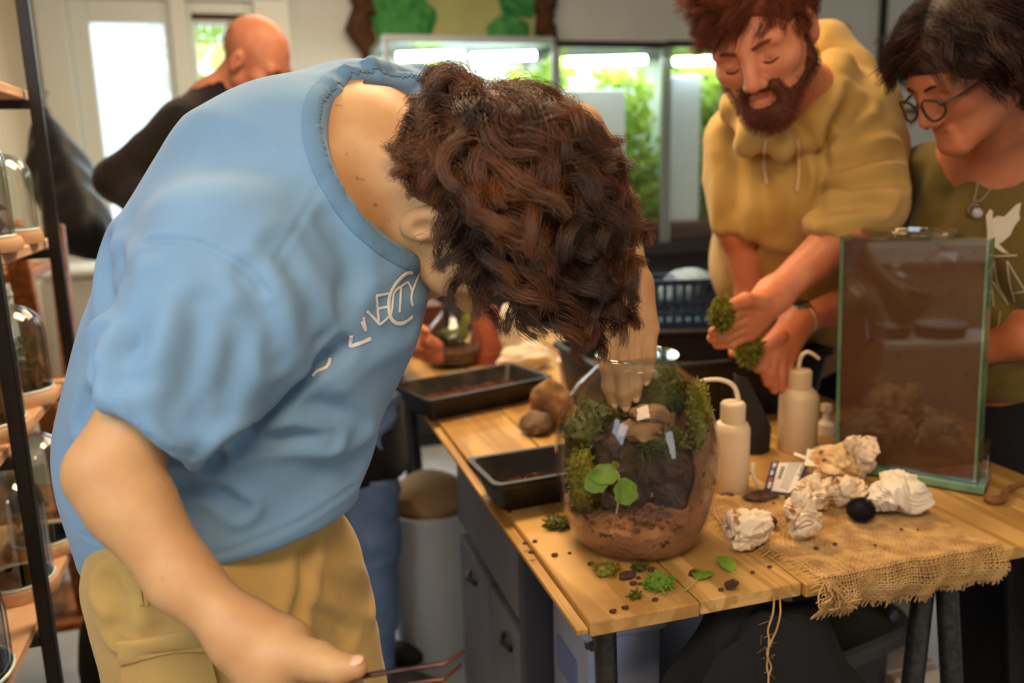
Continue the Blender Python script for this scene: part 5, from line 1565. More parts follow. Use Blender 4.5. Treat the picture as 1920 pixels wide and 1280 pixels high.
# T-shirt
sh = []
U = lambda p, k: sh.append(('u', p, k))
fl_ = (FW, .8)
ch_ = [(420, 1052, 1.02, .160), (396, 850, 1.0, .165), (440, 700, .99, .168), (507, 540, .98, .172), (566, 398, .985, .156), (652, 280, 1.01, .092)]
for (x0, y0, d0, r0_), (x1, y1, d1, r1_) in zip(ch_[:-1], ch_[1:]): U(cone(at(x0, y0, d0), at(x1, y1, d1), r0_, r1_, fl_), .03)
U(cone(at(690, 240, 1.06), at(815, 243, 1.16), .076, .074), .05)
hA, hB_, hC = at(163, 1056, 1.0), at(400, 1066, .88), at(674, 934, 1.02)
hn = norm(np.cross(hB_ - hA, hC - hA)); hn = hn if hn[2] < 0 else -hn
sh.append(('i', plane(hA, hn), 0))
# far sleeve
U(cone(at(815, 243, 1.16), at(935, 240, 1.2), .072, .062), .04)
sh.append(('s', ell(at(975, 240, 1.205), (.02, .12, .12), np.array([norm(at(975, 240, 1.205) - at(900, 240, 1.185)), UP, np.cross(norm(at(975, 240, 1.205) - at(900, 240, 1.185)), UP)])), .006))
# near sleeve
sa, sb = at(445, 495, .885), at(270, 815, .80)
U(cone(sa, at(352, 660, .838), .098, .078), .028)
U(cone(at(350, 660, .842), sb, .080, .0565), .012)
U(cone(at(500, 560, .86), at(392, 790, .815), .066, .034), .012)
sdn = norm(at(250, 812, .792) - at(290, 768, .802)); sx_ = norm(np.cross(sdn, FW)); sy_ = np.cross(sdn, sx_)
sh.append(('s', ell(at(273, 806, .797) + sdn * .028, (.030, .088, .088), np.array([sdn, sx_, sy_])), .004))
sh.append(('s', sph(at(858, 236, .905), .139), .010))
# hollow at the hem
folds = [
    ([(278, 455), (310, 451), (370, 457), (425, 483), (468, 510), (500, 550)], .0022, .0035, .0016),
    ([(612, 332), (565, 408), (515, 490)], .0008, .003, .0006),
    ([(470, 512), (500, 590), (515, 670)], .004, .010, .003), ([(520, 470), (575, 550), (590, 620)], .004, .012, .003), ([(620, 420), (655, 500), (640, 570)], .004, .012, .003),
    ([(205, 470), (210, 560), (240, 640)], .008, .013, .006), ([(230, 500), (262, 600), (230, 700)], .006, .012, .005), ([(195, 640), (180, 720), (160, 790)], .006, .010, .005),
    ([(395, 862), (430, 836), (490, 780), (562, 706), (640, 652)], .018, .009, .003), ([(430, 835), (490, 822), (560, 815), (610, 820)], .008, .009, .005), ([(330, 902), (400, 912), (450, 950)], .008, .008, .005), ([(560, 735), (620, 770), (655, 800)], .007, .014, .005),
    ([(470, 870), (560, 880), (650, 860)], .005, .02, .004), ([(480, 960), (560, 930), (650, 880)], .005, .02, .004), ([(600, 690), (680, 640), (760, 600)], .005, .014, .004), ([(590, 650), (690, 590), (790, 520)], .004, .012, .003),
    ([(640, 150), (700, 160), (760, 180)], .005, .009, .004), ([(720, 130), (780, 150), (805, 188)], .006, .008, .005), ([(790, 132), (835, 150), (850, 185)], .006, .008, .005), ([(660, 128), (730, 140), (770, 170)], .004, .007, .003),
    ([(350, 290), (430, 300), (500, 260)], .004, .03, .002), ([(380, 580), (365, 690), (340, 780)], .004, .012, .003), ([(450, 610), (430, 700), (400, 770)], .004, .012, .003), ([(300, 540), (275, 630), (255, 700)], .004, .012, .003),
    ([(150, 1000), (220, 1030), (280, 1045)], .0012, .003, .0008), ([(395, 1040), (470, 1015), (560, 975), (660, 905)], .0014, .003, .001),
    ([(212, 720), (250, 780), (310, 835), (360, 855)], .0014, .003, .001)]
def shirt_post(v, f):
    global T_sh
    v = relax(v, f, 2)
    v = wrinkle(v, f, .0022, 11, 5, [norm(V(1, 0, .6)), norm(V(.6, .3, -1)), norm(V(0, 1, .3))])
    t = bvh(v, f)
    v = crease(v, f, t, folds)
    return v
o, shv, shf = smesh(sh, .0042, 't_shirt', M_shirt, man, it=2, post=shirt_post)
T_sh = bvh(shv, shf)
def on_shirt(tree, pl, n=None, off=.001):
    P = spline([(a, b, 0) for a, b in pl], n or 6 * len(pl)) if len(pl) > 2 else np.array([(pl[0][0] + (pl[1][0] - pl[0][0]) * t, pl[0][1] + (pl[1][1] - pl[0][1]) * t, 0) for t in np.linspace(0, 1, 8)])
    Q = []; nn = []
    for p in P:
        h_, n_ = hit(tree, p[0], p[1])
        if h_ is not None: Q.append(h_ + n_ * off); nn.append(n_)
    return np.array(Q), np.array(nn)
# ribbed collar along the rim of the neck opening
cc_ = at(858, 236, .905); nv = vnormals(shv, shf)
dd_ = np.linalg.norm(shv - cc_, axis=1)
ok_ = (dd_ > .1445) & (dd_ < .158) & ((nv * (shv - cc_)).sum(1) / dd_ > -.6) & (np.linalg.norm(shv - at(690, 300, .98), axis=1) < .2)
band = ok_band = (dd_ > .1405) & (dd_ < .163) & ((nv * (shv - cc_)).sum(1) / dd_ > -.8) & (np.linalg.norm(shv - at(690, 300, .98), axis=1) < .21)
cf = shf[band[shf].all(1)]
us_ = np.unique(cf); mp_ = np.full(len(shv), -1); mp_[us_] = np.arange(len(us_))
cv = shv[us_].copy(); cn_ = nv[us_]; cf = mp_[cf]
edge_ = {}
for q in cf:
    for i in range(4):
        e = (min(q[i], q[(i + 1) % 4]), max(q[i], q[(i + 1) % 4])); edge_[e] = edge_.get(e, 0) + 1
bnd = np.unique([i for e, c_ in edge_.items() if c_ == 1 for i in e])
rd = np.linalg.norm(cv - cc_, axis=1)
for i in bnd:
    if rd[i] > .150: cv[i] = cc_ + (cv[i] - cc_) * (.161 / rd[i])
n0 = len(cv)
top = cv + cn_ * .0032; top[bnd] = cv[bnd] + cn_[bnd] * .0016
vv_ = np.concatenate([top, cv - cn_ * .002])
ff_ = cf.tolist() + [[j + n0 for j in q[::-1]] for q in cf.tolist()] + [[a_, b_, b_ + n0, a_ + n0] for (a_, b_), c_ in edge_.items() if c_ == 1]
mesh_obj('collar', vv_, [list(map(int, q)) for q in ff_], cloth_mat('blue_rib', (92, 126, 156), (100, 134, 164)), man)
# chest print, white strokes on the cloth
def print_px(pts, ox, oy, s): return [(ox + a / s, oy + b / s) for a, b in pts]
glyphs = [([(1135, 165), (1090, 165), (1020, 215), (950, 300), (905, 400), (897, 500), (910, 600), (950, 655), (1010, 675), (1070, 655), (1135, 605)], 3.4),
          ([(1000, 305), (950, 370), (936, 450), (930, 530), (915, 590)], 2.0), ([(895, 372), (830, 385), (772, 396)], 2.2), ([(776, 396), (785, 520), (797, 660)], 2.2), ([(884, 506), (835, 515), (787, 524)], 2.2),
          ([(625, 655), (645, 700), (668, 745)], 2.4), ([(668, 742), (655, 670), (645, 610)], 2.2), ([(682, 552), (740, 610), (805, 682)], 2.2), ([(805, 684), (850, 650), (892, 608)], 2.2),
          ([(962, 342), (1025, 300), (1085, 256)], 2.0), ([(1020, 310), (1013, 430), (1005, 560)], 2.2), ([(1085, 256), (1115, 310), (1132, 350)], 2.2), ([(1200, 170), (1160, 280), (1134, 350)], 2.0), ([(1132, 350), (1122, 430), (1138, 495)], 2.2),
          ([(524, 795), (520, 850), (520, 905)], 3.2), ([(520, 900), (610, 870), (716, 825)], 3.2), ([(140, 1200), (190, 1150), (265, 1120), (300, 1080), (315, 1020)], 2.6)]
for pl, w in glyphs:
    Q, nn = on_shirt(T_sh, print_px(pl, 560, 480, 5.333), 16, .0008)
    if len(Q) > 3: MB().tube(Q, w * .98 / 1600 * 1.15, 6, flat=.25, nrm=nn).build('print_stroke', mat('print_white', (226, 220, 212), rough=.8), o)
# cargo trousers
tr = []
tr += [('u', cone(at(430, 930, 1.03), at(430, 1070, 1.03), .124, .135, (FW, .9)), .03)]
for (a, b, c), r0_ in zip(legs, (.108, .078)):
    tr += [('u', cone(a, b, r0_, .092), .04), ('u', cone(b, c + V(0, 0, .06), .09, .075), .03)]
tr += [('i', plane(at(425, 890, 1.03), UP), 0), ('i', plane(V(0, 0, .045), V(0, 0, -1)), 0)]
tfold = [([(572, 1000), (568, 1080), (548, 1180), (540, 1260)], .010, .010, .004), ([(590, 1090), (640, 1100), (690, 1120)], .005, .012, .004), ([(570, 1130), (620, 1160), (650, 1190)], .006, .010, .004),
         ([(230, 1090), (300, 1120), (330, 1150)], .005, .014, .004), ([(205, 1100), (230, 1140), (225, 1180)], .006, .010, .005), ([(225, 1200), (300, 1215), (390, 1195)], .003, .004, .003), ([(205, 1138), (290, 1146), (370, 1150)], .0014, .003, .001)]
def tr_post(v, f):
    v = wrinkle(v, f, .005, 12, 8)
    return crease(v, f, bvh(v, f), tfold)
o2, tv, tf = smesh(tr, .006, 'trousers', M_khaki, man, it=2, post=tr_post)
T_tr = bvh(tv, tf)
def patch(tree, quad, n, off, th):
    """cloth patch lying on the surface; quad in picture points"""
    q = np.array(quad, float); N_ = n
    v, ok = [], True
    for lay in (off, off - th):
        for i in range(N_ + 1):
            for j in range(N_ + 1):
                s, t = i / N_, j / N_
                p = q[0] * (1 - s) * (1 - t) + q[1] * s * (1 - t) + q[2] * s * t + q[3] * (1 - s) * t
                h_, n_ = hit(tree, *p)
                if h_ is None: return None
                v.append(h_ + n_ * lay)
    f = []; m_ = (N_ + 1) ** 2; k = N_ + 1
    G = np.array(v).reshape(2, k, k, 3)
    for _ in range(6):
        E_ = G.copy()
        G[:, 1:-1, 1:-1] = (E_[:, :-2, 1:-1] + E_[:, 2:, 1:-1] + E_[:, 1:-1, :-2] + E_[:, 1:-1, 2:]) / 4
        for sl in ((slice(None), 0), (slice(None), -1)): G[sl][:, 1:-1] = (E_[sl][:, :-2] + E_[sl][:, 2:]) / 2
        for j in (0, -1): G[:, 1:-1, j] = (E_[:, :-2, j] + E_[:, 2:, j]) / 2
    v = list(G.reshape(-1, 3))
    for i in range(N_):
        for j in range(N_):
            a = i * k + j
            f += [(a, a + 1, a + k + 1, a + k), (m_ + a, m_ + a + k, m_ + a + k + 1, m_ + a + 1)]
    per = [i for i in range(N_ + 1)] + [i * k + N_ for i in range(1, N_ + 1)] + [N_ * k + j for j in range(N_ - 1, -1, -1)] + [i * k for i in range(N_ - 1, 0, -1)]
    for a, b in zip(per, per[1:] + per[:1]): f.append((a, m_ + a, m_ + b, b))
    return np.array(v), f
for nm, quad, of in (('cargo_pocket', [(232, 1215), (385, 1196), (420, 1330), (238, 1345)], .006), ('pocket_flap', [(228, 1196), (392, 1178), (398, 1212), (232, 1236)], .010)):
    r_ = patch(T_tr, quad, 12, of, .008)
    if r_: MB().raw(*r_).build(nm, M_khaki, o2)
mb = MB()
for pl in ([(258, 1086), (262, 1112), (266, 1136)], [(268, 1086), (272, 1112), (275, 1136)]):
    Q, nn = on_shirt(T_tr, pl, 10, .001)
    if len(Q) > 3: mb.tube(Q, .0022, 6, flat=.5, nrm=nn)
if mb.v: mb.build('belt_loop', M_khaki, o2)
def shoes(pos, d, parent):
    d = norm(V(d[0], d[1], 0)); s = V(-d[1], d[0], 0)
    for c in pos:
        so_ = [('u', ell(c + d * .06 + V(0, 0, .035), (.135, .048, .045), np.array([d, s, EZ])), 0), ('u', cone(c + V(0, 0, .05), c + V(0, 0, .10), .05, .045), .03), ('i', plane(V(0, 0, .002), -EZ), 0)]
        smesh(so_, .007, 'shoe', M_shoe, parent)
shoes(fl, V(1, .1, 0), man)
def clear(S):
    e, j = H1.p(.085, 0, -.002), H1.p(.06, .055, -.06)
    return (np.linalg.norm(S - e, axis=2).min(1) > .031) & (np.linalg.norm(S - j, axis=2).min(1) > .058)
# hair: dark cap under curled locks
def cap(H, name, m, parent, grow=.012, cut=(), extra=()):
    k = H.k
    c = [('u', ell(H.p(0, -.014, .047), (V(.077, .096, .086) + grow) * k, H.B), 0)] + list(extra)
    c += [('s', x, .01) for x in cut]
    return smesh(c, .005, name, m, parent)[0]
cut1 = (H1.e((0, .10, -.03), (.11, .075, .085)), H1.e((.09, .01, -.03), (.05, .05, .055)), H1.e((-.09, .01, -.03), (.05, .05, .055)), H1.e((0, -.03, -.13), (.12, .12, .085)))
hc = cap(H1, 'hair', M_hairb, man, .010, cut1, [('u', H1.e((0, -.05, .02), (.06, .045, .05)), .03)])
g = np.random.default_rng(21)
def scalp(H, n, test, seed, rad=(.079, .098, .088), c0=(0, -.014, .047)):
    g = np.random.default_rng(seed); R_, N_ = [], []
    while len(R_) < n:
        d = norm(g.normal(size=3)); p = np.array(c0) + d * np.array(rad)
        if test(p): R_.append(p); N_.append(norm(d / np.array(rad)))
    R_, N_ = np.array(R_), np.array(N_)
    return H.o + R_ * H.k @ H.B, N_ @ H.B, R_
def t1(p):
    x, y, z = p
    if y > .045 and z < .085 - .0 * abs(x): return False
    if abs(x) > .045 and z < .036 and y > -.052: return False
    if z < -.012: return False
    return True
def keeper(H, rad=(.079, .098, .088), c0=(0, -.014, .047)):
    def k(P, m):
        q = ((P - H.o) @ H.B.T) / H.k - np.array(c0)
        r = np.array(rad) + m
        n_ = np.sqrt(((q / r) ** 2).sum(1))
        q = np.where(n_[:, None] < 1, q / n_[:, None], q)
        return H.o + (q + np.array(c0)) * H.k @ H.B
    return k
rts, nr, loc_ = scalp(H1, 400, t1, 22)
lx, ly, lz = loc_.T
top_ = np.clip((lz - .02) / .05, 0, 1)
flow = (np.stack([.35 * np.sin(lx * 60 + ly * 40) * top_, .9 * top_ + .1, -.9 * (1 - top_) + .35 * top_], 1)) @ H1.B
flow = flow + np.random.default_rng(3).normal(size=flow.shape) * .18
L = .022 + .062 * top_ + .018 * np.clip((ly - .0) / .06, 0, 1) * top_
L *= np.random.default_rng(4).uniform(.75, 1.25, len(L))
S = strands(rts, nr, flow, L, 22, curl=.012, wl=.09, grav=.16, stiff=.42, keep=keeper(H1), seed=5, per=95, spread=.0060, tip=.5)
S = S[clear(S)]
hair_obj('hair_strands', S, np.linspace(.00026, .00012, 22), M_hairb, hc)['kind'] = 'stuff'
# fly-away locks
S = strands(rts[:60], nr[:60], flow[:60], L[:60] * 1.1, 18, curl=.010, wl=.07, grav=.15, stiff=.55, keep=keeper(H1), seed=9, per=4, spread=.003, tip=.8)
S = S[clear(S)]
hair_obj('stray_strands', S, np.linspace(.00022, .0001, 18), M_hairb, hc)['kind'] = 'stuff'
# stubble
rb, nbd, _ = scalp(H1, 1500, lambda p: -.115 < p[2] < -.03 and p[1] > -.015 and abs(p[0]) > .0, 31, rad=(.066, .092, .1), c0=(0, .0, -.005))
S = np.stack([rb, rb + nbd * .004, rb + nbd * .007 - EZ * .001], 1)
hair_obj('beard_stubble', S, np.array([.0002, .00018, .0001]), M_hairb, man)['kind'] = 'stuff'
# tweezers
tz = thing('long_tweezers', 'long bent black and copper tweezers held low in the near hand', 'tweezers', at(650, 1280, .73))
M_cop = mat('copper_black', (34, 24, 22), (120, 56, 30), scale=9, rough=.28, metal=.85, lo=.45, hi=.62)
for a in ([(520, 1322, .748), (640, 1274, .728), (735, 1258, .722), (834, 1243, .716), (870, 1221, .712)], [(520, 1322, .748), (640, 1300, .732), (735, 1285, .726), (832, 1272, .72), (863, 1246, .716)]):
    P = [at(*q) for q in a]; Pq = np.vstack([np.linspace(P[0], P[1], 5)[:-1], np.linspace(P[1], P[2], 5)[:-1], np.linspace(P[2], P[3], 6)[:-1], np.linspace(P[3], P[4], 4)])
    MB().tube(Pq, np.linspace(.0042, .0022, len(Pq)), 8, flat=.7, nrm=UP).build('arm', M_cop, tz)

# ------------------------------------------------------------------ 2. the bearded man in the mustard hoodie
f2 = norm(V(-.42, -.76, -.50)); B2 = basis(f2, V(-.24, 0, 1))
k2 = 1.12
H2 = Head(at(1410, 168, 1.50) - (V(0, .118, -.032) * k2) @ B2, B2, k2)
p2 = person('person', 'bearded red haired man in a mustard hoodie leaning in with moss in his hand', at(1530, 640, 2.34))
pelv, bel, che, nk = at(1530, 640, 2.34), at(1470, 490, 2.02), at(1488, 335, 1.87), at(1505, 205, 1.76)
rs, re, rw = at(1392, 262, 1.83), at(1386, 430, 1.86), at(1408, 560, 1.9)
ls, le, lw2 = at(1612, 215, 1.78), at(1630, 395, 1.66), at(1452, 552, 1.64)
B = [('u', cone(nk, H2.p(0, -.02, -.05), .07, .062), 0)]
B += [('u', H_[1], H_[2]) if H_[0] == 'u' else H_ for H_ in H2.ops()]
B += [('u', cone(che, nk, .12, .075), .05), ('u', cone(pelv, che, .13, .13), .06), ('u', cone(nk, rs, .07, .065), .05), ('u', cone(nk, ls, .07, .065), .05),
      ('u', cone(rs, re, .055, .045), .04), ('u', cone(re, rw, .043, .03), .02), ('u', cone(ls, le, .055, .045), .04), ('u', cone(le, at(1580, 440, 1.64), .045, .047), .03), ('u', cone(at(1580, 440, 1.64), lw2, .046, .029), .02)]
B += [('u', cone(rw, at(1412, 600, 1.91), .032, .028), .02)]
B += fingers([[(at(1412, 600, 1.91) + RH * q, .012), (at(1410, 640, 1.9) + RH * q * 1.3, .0105), (at(1405, 665, 1.88) + RH * q * 1.3, .009)] for q in (-.03, -.01, .01, .03)], .006)
kk = [at(1398, 578, 1.60), at(1396, 596, 1.615), at(1398, 612, 1.63), at(1404, 626, 1.645)]
for q in kk: B.append(('u', cone(lw2, q, .03, .0165), .016))
lh = [[(kk[0], .0135), (at(1372, 590, 1.57), .0118), (at(1352, 606, 1.57), .0098)], [(kk[1], .0138), (at(1362, 614, 1.58), .0122), (at(1338, 622, 1.58), .0102)], [(kk[2], .0135), (at(1362, 630, 1.60), .0118), (at(1335, 634, 1.595), .0098)], [(kk[3], .012), (at(1372, 643, 1.62), .0105), (at(1345, 646, 1.61), .0088)],
      [(at(1432, 566, 1.61), .0175), (at(1398, 562, 1.57), .0135), (at(1370, 572, 1.55), .0108)]]
B += fingers(lh, .006)
LG2 = [pelv - EZ * .06 + E2 * q for q in (-.09, .09)]
for a in LG2:
    b_ = V(a[0], a[1], .08)
    B.append(('u', cone(a, b_, .08, .045), .04))
lo, hi = bb([lw2, lh[1][2][0], lh[4][2][0], kk[3], lh[3][2][0]], .03)
lo3, hi3 = bb([H2.p(.1, 0, 0), H2.p(0, .13, -.11), H2.p(-.1, -.1, .13), H2.p(0, -.1, -.05)], .025)
smesh(B, .0085, 'body', M_skin2, p2, fine=[(lo, hi, .0028), (lo3, hi3, .0032)])
C = []
U = lambda p, k: C.append(('u', p, k))
U(cone(pelv, bel, .165, .165, (FW, .85)), .04); U(cone(bel, che, .165, .172, (FW, .85)), .04); U(cone(che, at(1505, 235, 1.80), .172, .12), .05)
U(cone(rs, at(1384, 415, 1.855), .082, .06), .04); U(cone(ls, at(1628, 385, 1.675), .088, .072), .05); U(cone(at(1628, 385, 1.675), at(1565, 432, 1.64), .07, .057), .03)
C.append(('s', ell(at(1384, 456, 1.865), (.068, .066, .024), np.array([RT, FW, UP])), .006))
q = norm(at(1520, 480, 1.63) - at(1600, 410, 1.65)); C.append(('s', ell(at(1524, 466, 1.635), (.024, .085, .085), np.array([q, norm(np.cross(q, FW)), np.cross(q, norm(np.cross(q, FW)))])), .006))
# hood heaped round the neck
U(cone(at(1385, 195, 1.73), at(1412, 255, 1.69), .036, .03), .02); U(cone(at(1412, 255, 1.69), at(1452, 268, 1.67), .03, .024), .02)
U(cone(at(1538, 110, 1.86), at(1580, 150, 1.84), .075, .07), .03); U(cone(at(1580, 150, 1.84), at(1540, 230, 1.74), .06, .045), .03); U(cone(at(1540, 230, 1.74), at(1470, 268, 1.67), .042, .026), .02); U(cone(at(1535, 100, 1.9), at(1400, 150, 1.9), .06, .045), .03)
U(cone(at(1566, 130, 1.74), at(1532, 218, 1.67), .045, .036), .02)
C.append(('s', ell(H2.p(0, .0, -.06), (.072, .092, .11), H2.B), .010)); C.append(('s', ell(H2.p(0, .02, .0), (.092, .128, .118), H2.B), .010))
hf_ = [([(1372, 235), (1380, 330), (1370, 420)], .012, .02, .008), ([(1545, 300), (1560, 240), (1610, 200)], .012, .014, .008), ([(1560, 320), (1620, 300), (1670, 290)], .014, .016, .01), ([(1545, 365), (1610, 350), (1680, 340)], .014, .014, .01), ([(1540, 400), (1600, 385), (1650, 380)], .012, .012, .009), ([(1530, 280), (1545, 330), (1530, 400)], .012, .016, .006), ([(1440, 270), (1430, 350), (1450, 430)], .008, .02, .005), ([(1500, 260), (1490, 340), (1480, 440)], .008, .02, .005), ([(1590, 180), (1560, 230), (1540, 290)], .01, .012, .006)]
o, v2, fq = smesh(C, .0085, 'hoodie', M_hood, p2, it=2, post=lambda v, f: crease(*(lambda w: (w, f, bvh(w, f), hf_))(wrinkle(v, f, .010, 10, 15))))
Tq = bvh(v2, fq)
mb = MB()
for pl in ([(1437, 262), (1432, 300), (1440, 345)], [(1492, 262), (1500, 310), (1496, 360)]):
    Q, nn = on_shirt(Tq, pl, 12, .003)
    if len(Q) > 3: mb.tube(Q, .0035, 6)
if mb.v: mb.build('drawstring', mat('cord_tan', (206, 176, 122), rough=.8), o)
TR = []
for a in LG2:
    b_ = V(a[0], a[1], .05); TR += [('u', cone(a, b_, .10, .08), .05)]
TR += [('u', cone(pelv, pelv - EZ * .05, .15, .145), .04)]
smesh(TR, .012, 'trousers', M_dark, p2, it=2)
shoes([V(a[0], a[1], 0) for a in LG2], V(-1, -.3, 0), p2)
cut2 = (H2.e((0, .115, -.01), (.12, .075, .085)), H2.e((.10, .03, -.02), (.05, .055, .06)), H2.e((-.10, .03, -.02), (.05, .055, .06)), H2.e((0, -.02, -.14), (.14, .14, .085)))
h2 = cap(H2, 'hair', M_hairr, p2, .006, cut2)
def t2_(p):
    x, y, z = p
    if y > .04 and z < .056: return False
    if abs(x) > .055 and z < .02 and y > -.04: return False
    return z > -.03
rts, nr, loc_ = scalp(H2, 620, t2_, 42)
lx, ly, lz = loc_.T
flow = np.stack([.75 + 0 * lx, np.where(lz > .09, .5, -.3), np.where(lz > .09, .15, -.8)], 1) @ H2.B
L = np.where((lz > .085) | (ly > .045), .045, .018) * np.random.default_rng(1).uniform(.8, 1.2, len(lz)) * k2
S = strands(rts, nr, flow, L, 10, curl=.003, wl=.06, grav=.05, stiff=.4, keep=keeper(H2), seed=6, per=24, spread=.0055, tip=.6)
hair_obj('hair_strands', S, np.linspace(.0003, .00015, 10), M_hairr, h2)['kind'] = 'stuff'
# beard, brows
bd = [('u', H2.c((q * .055, .012, -.05), (q * .02, .078, -.092), .021, .021), .02) for q in (-1, 1)] + [('u', H2.e((0, .078, -.098), (.03, .024, .026)), .02), ('u', H2.c((-.024, .086, -.046), (.024, .086, -.046), .0075, .0075), .01)] + [('u', H2.c((q * .064, .0, .0), (q * .058, .012, -.05), .010, .018), .015) for q in (-1, 1)] + [('u', H2.c((q * .026, .086, -.048), (q * .03, .074, -.085), .008, .012), .012) for q in (-1, 1)]
bd += [('s', H2.e((0, .10, -.0625), (.017, .020, .0052)), .003)]
ob, bv, bf = smesh(bd, .004, 'beard', mat('beard_red', (92, 46, 22), (66, 32, 16), scale=40, rough=.8, bump=1, bscale=160, bdist=.004), p2)
g = np.random.default_rng(8); ii = g.integers(0, len(bv), 5000); n_ = vnormals(bv, bf)[ii]
S = np.stack([bv[ii] - n_ * .002, bv[ii] + n_ * .004 - EZ * .001, bv[ii] + n_ * .007 - EZ * .005], 1) + g.normal(size=(5000, 3, 3)) * .001
hair_obj('beard_strands', S, np.array([.0003, .00025, .00012]), M_hairr, ob)['kind'] = 'stuff'
def brows(H, m, parent, w=.0042):
    for q in (-1, 1):
        MB().tube([H.p(q * .013, .0955, .021), H.p(q * .03, .0945, .0265), H.p(q * .042, .088, .0255), H.p(q * .052, .080, .020)], [w * H.k * .9, w * H.k * 1.1, w * H.k, w * H.k * .5], 8, flat=.7).build('eyebrow', m, parent)
brows(H2, M_hairr, p2); H2.eyes(p2)
# moss in his hand
mh = moss(at(1354, 588, 1.55), (.018, .018, .026), 81, 'clump of yellow green moss held in the fingers of the bearded man', M_mossy, 800, .011, ax=JB)
mh2 = moss(at(1405, 658, 1.66), (.024, .02, .024), 82, 'moss hanging below the hand of the bearded man', M_mossy, 700, .011, ax=JB)

# ------------------------------------------------------------------ 3. the woman with glasses
f3 = norm(V(-.86, -.10, -.50)); B3 = basis(f3, V(-.12, -.05, 1))
H3 = Head(at(1728, 240, 1.44) - (V(0, .118, -.034)) @ B3, B3, 1.0)
p3 = person('person', 'dark haired person with glasses in an olive T-shirt leaning over behind the sand tank', at(1905, 790, 1.74))
pelv, bel, che, nk = at(1930, 790, 1.76), at(1900, 600, 1.71), at(1868, 430, 1.66), at(1856, 300, 1.60)
as_, ae, aw = at(1735, 345, 1.72), at(1700, 525, 1.84), at(1494, 604, 1.75)
bs, be, bw = at(1985, 360, 1.58), at(2010, 600, 1.56), at(1800, 668, 1.66)
B = [('u', cone(nk, H3.p(0, -.02, -.05), .06, .055), 0)] + H3.ops()
B += [('u', cone(che, nk, .11, .065), .05), ('u', cone(pelv, che, .12, .12), .06), ('u', cone(nk, as_, .06, .055), .05), ('u', cone(nk, bs, .06, .055), .05), ('u', cone(as_, ae, .05, .04), .03), ('u', cone(ae, at(1620, 555, 1.80), .04, .04), .02), ('u', cone(at(1620, 555, 1.80), aw, .04, .027), .02),
      ('u', cone(bs, be, .05, .04), .03), ('u', cone(be, at(1920, 628, 1.59), .042, .041), .02), ('u', cone(at(1920, 628, 1.59), bw, .04, .027), .02)]
k3 = [at(1436, 652, 1.70), at(1450, 662, 1.705), at(1466, 668, 1.71), at(1480, 668, 1.72)]
for q in k3: B.append(('u', cone(aw, q, .028, .0155), .016))
B += fingers([[(k3[0], .0132), (at(1432, 690, 1.69), .0115), (at(1440, 718, 1.69), .0095)], [(k3[1], .0135), (at(1446, 700, 1.69), .0118), (at(1452, 730, 1.695), .0098)], [(k3[2], .013), (at(1464, 702, 1.70), .0112), (at(1466, 730, 1.705), .0092)], [(k3[3], .0115), (at(1480, 696, 1.71), .0098), (at(1480, 720, 1.715), .0082)], [(at(1462, 630, 1.70), .016), (at(1425, 655, 1.69), .0128), (at(1420, 690, 1.685), .0105)]], .006)
B += [('u', cone(bw, at(1765, 690, 1.68), .028, .026), .02)] + fingers([[(at(1765, 690, 1.68) + EZ * q, .012), (at(1730, 700, 1.69) + EZ * q * 1.2, .0105), (at(1700, 715, 1.69) + EZ * q * 1.2, .009)] for q in (-.03, -.01, .01, .03)], .006)
for q in (-.09, .09): B.append(('u', cone(pelv + E2 * q - EZ * .06, V(pelv[0] + .05, pelv[1], .08) + E2 * q, .07, .045), .04))
lo, hi = bb([aw, k3[3], at(1432, 690, 1.69), at(1452, 735, 1.695), at(1470, 600, 1.75)], .03)
lo3, hi3 = bb([H3.p(.1, 0, 0), H3.p(0, .13, -.11), H3.p(-.1, -.1, .13), H3.p(0, -.1, -.05)], .02)
smesh(B, .0075, 'body', M_skin3, p3, fine=[(lo, hi, .0028), (lo3, hi3, .0028)])
C = []
U = lambda p, k: C.append(('u', p, k))
U(cone(pelv + EZ * .06, bel, .148, .145, (FW, .85)), .04); U(cone(bel, che, .145, .152, (FW, .85)), .04); U(cone(che, at(1858, 335, 1.63), .150, .09), .05)
U(cone(at(1858, 335, 1.63), at(1765, 330, 1.70), .075, .065), .05)
C.append(('i', plane(at(1900, 752, 1.72), -UP), 0))
U(cone(as_, at(1680, 455, 1.80), .073, .062), .04); U(cone(at(1858, 335, 1.63), bs, .075, .07), .05); U(cone(bs, at(2005, 520, 1.57), .07, .058), .04)
q = norm(ae - as_); C.append(('s', ell(at(1676, 486, 1.82), (.022, .09, .09), np.array([q, norm(np.cross(q, FW)), np.cross(q, norm(np.cross(q, FW)))])), .006))
C.append(('s', cone(at(1852, 285, 1.585), H3.p(0, -.01, -.04), .066, .09), .008))
wf = [([(1720, 330), (1700, 390), (1690, 440)], .010, .016, .006), ([(1790, 330), (1770, 400), (1740, 440)], .008, .018, .005), ([(1850, 500), (1880, 560), (1920, 600)], .008, .014, .006), ([(1850, 720), (1890, 700), (1920, 690)], .006, .01, .005)]
o, v3, fq = smesh(C, .0075, 't_shirt', M_olive, p3, it=2, post=lambda v, f: crease(*(lambda w: (w, f, bvh(w, f), wf))(wrinkle(v, f, .006, 10, 19))))
T3 = bvh(v3, fq)
M_pw = mat('print_pale', (196, 184, 160), rough=.8)
mb = MB()
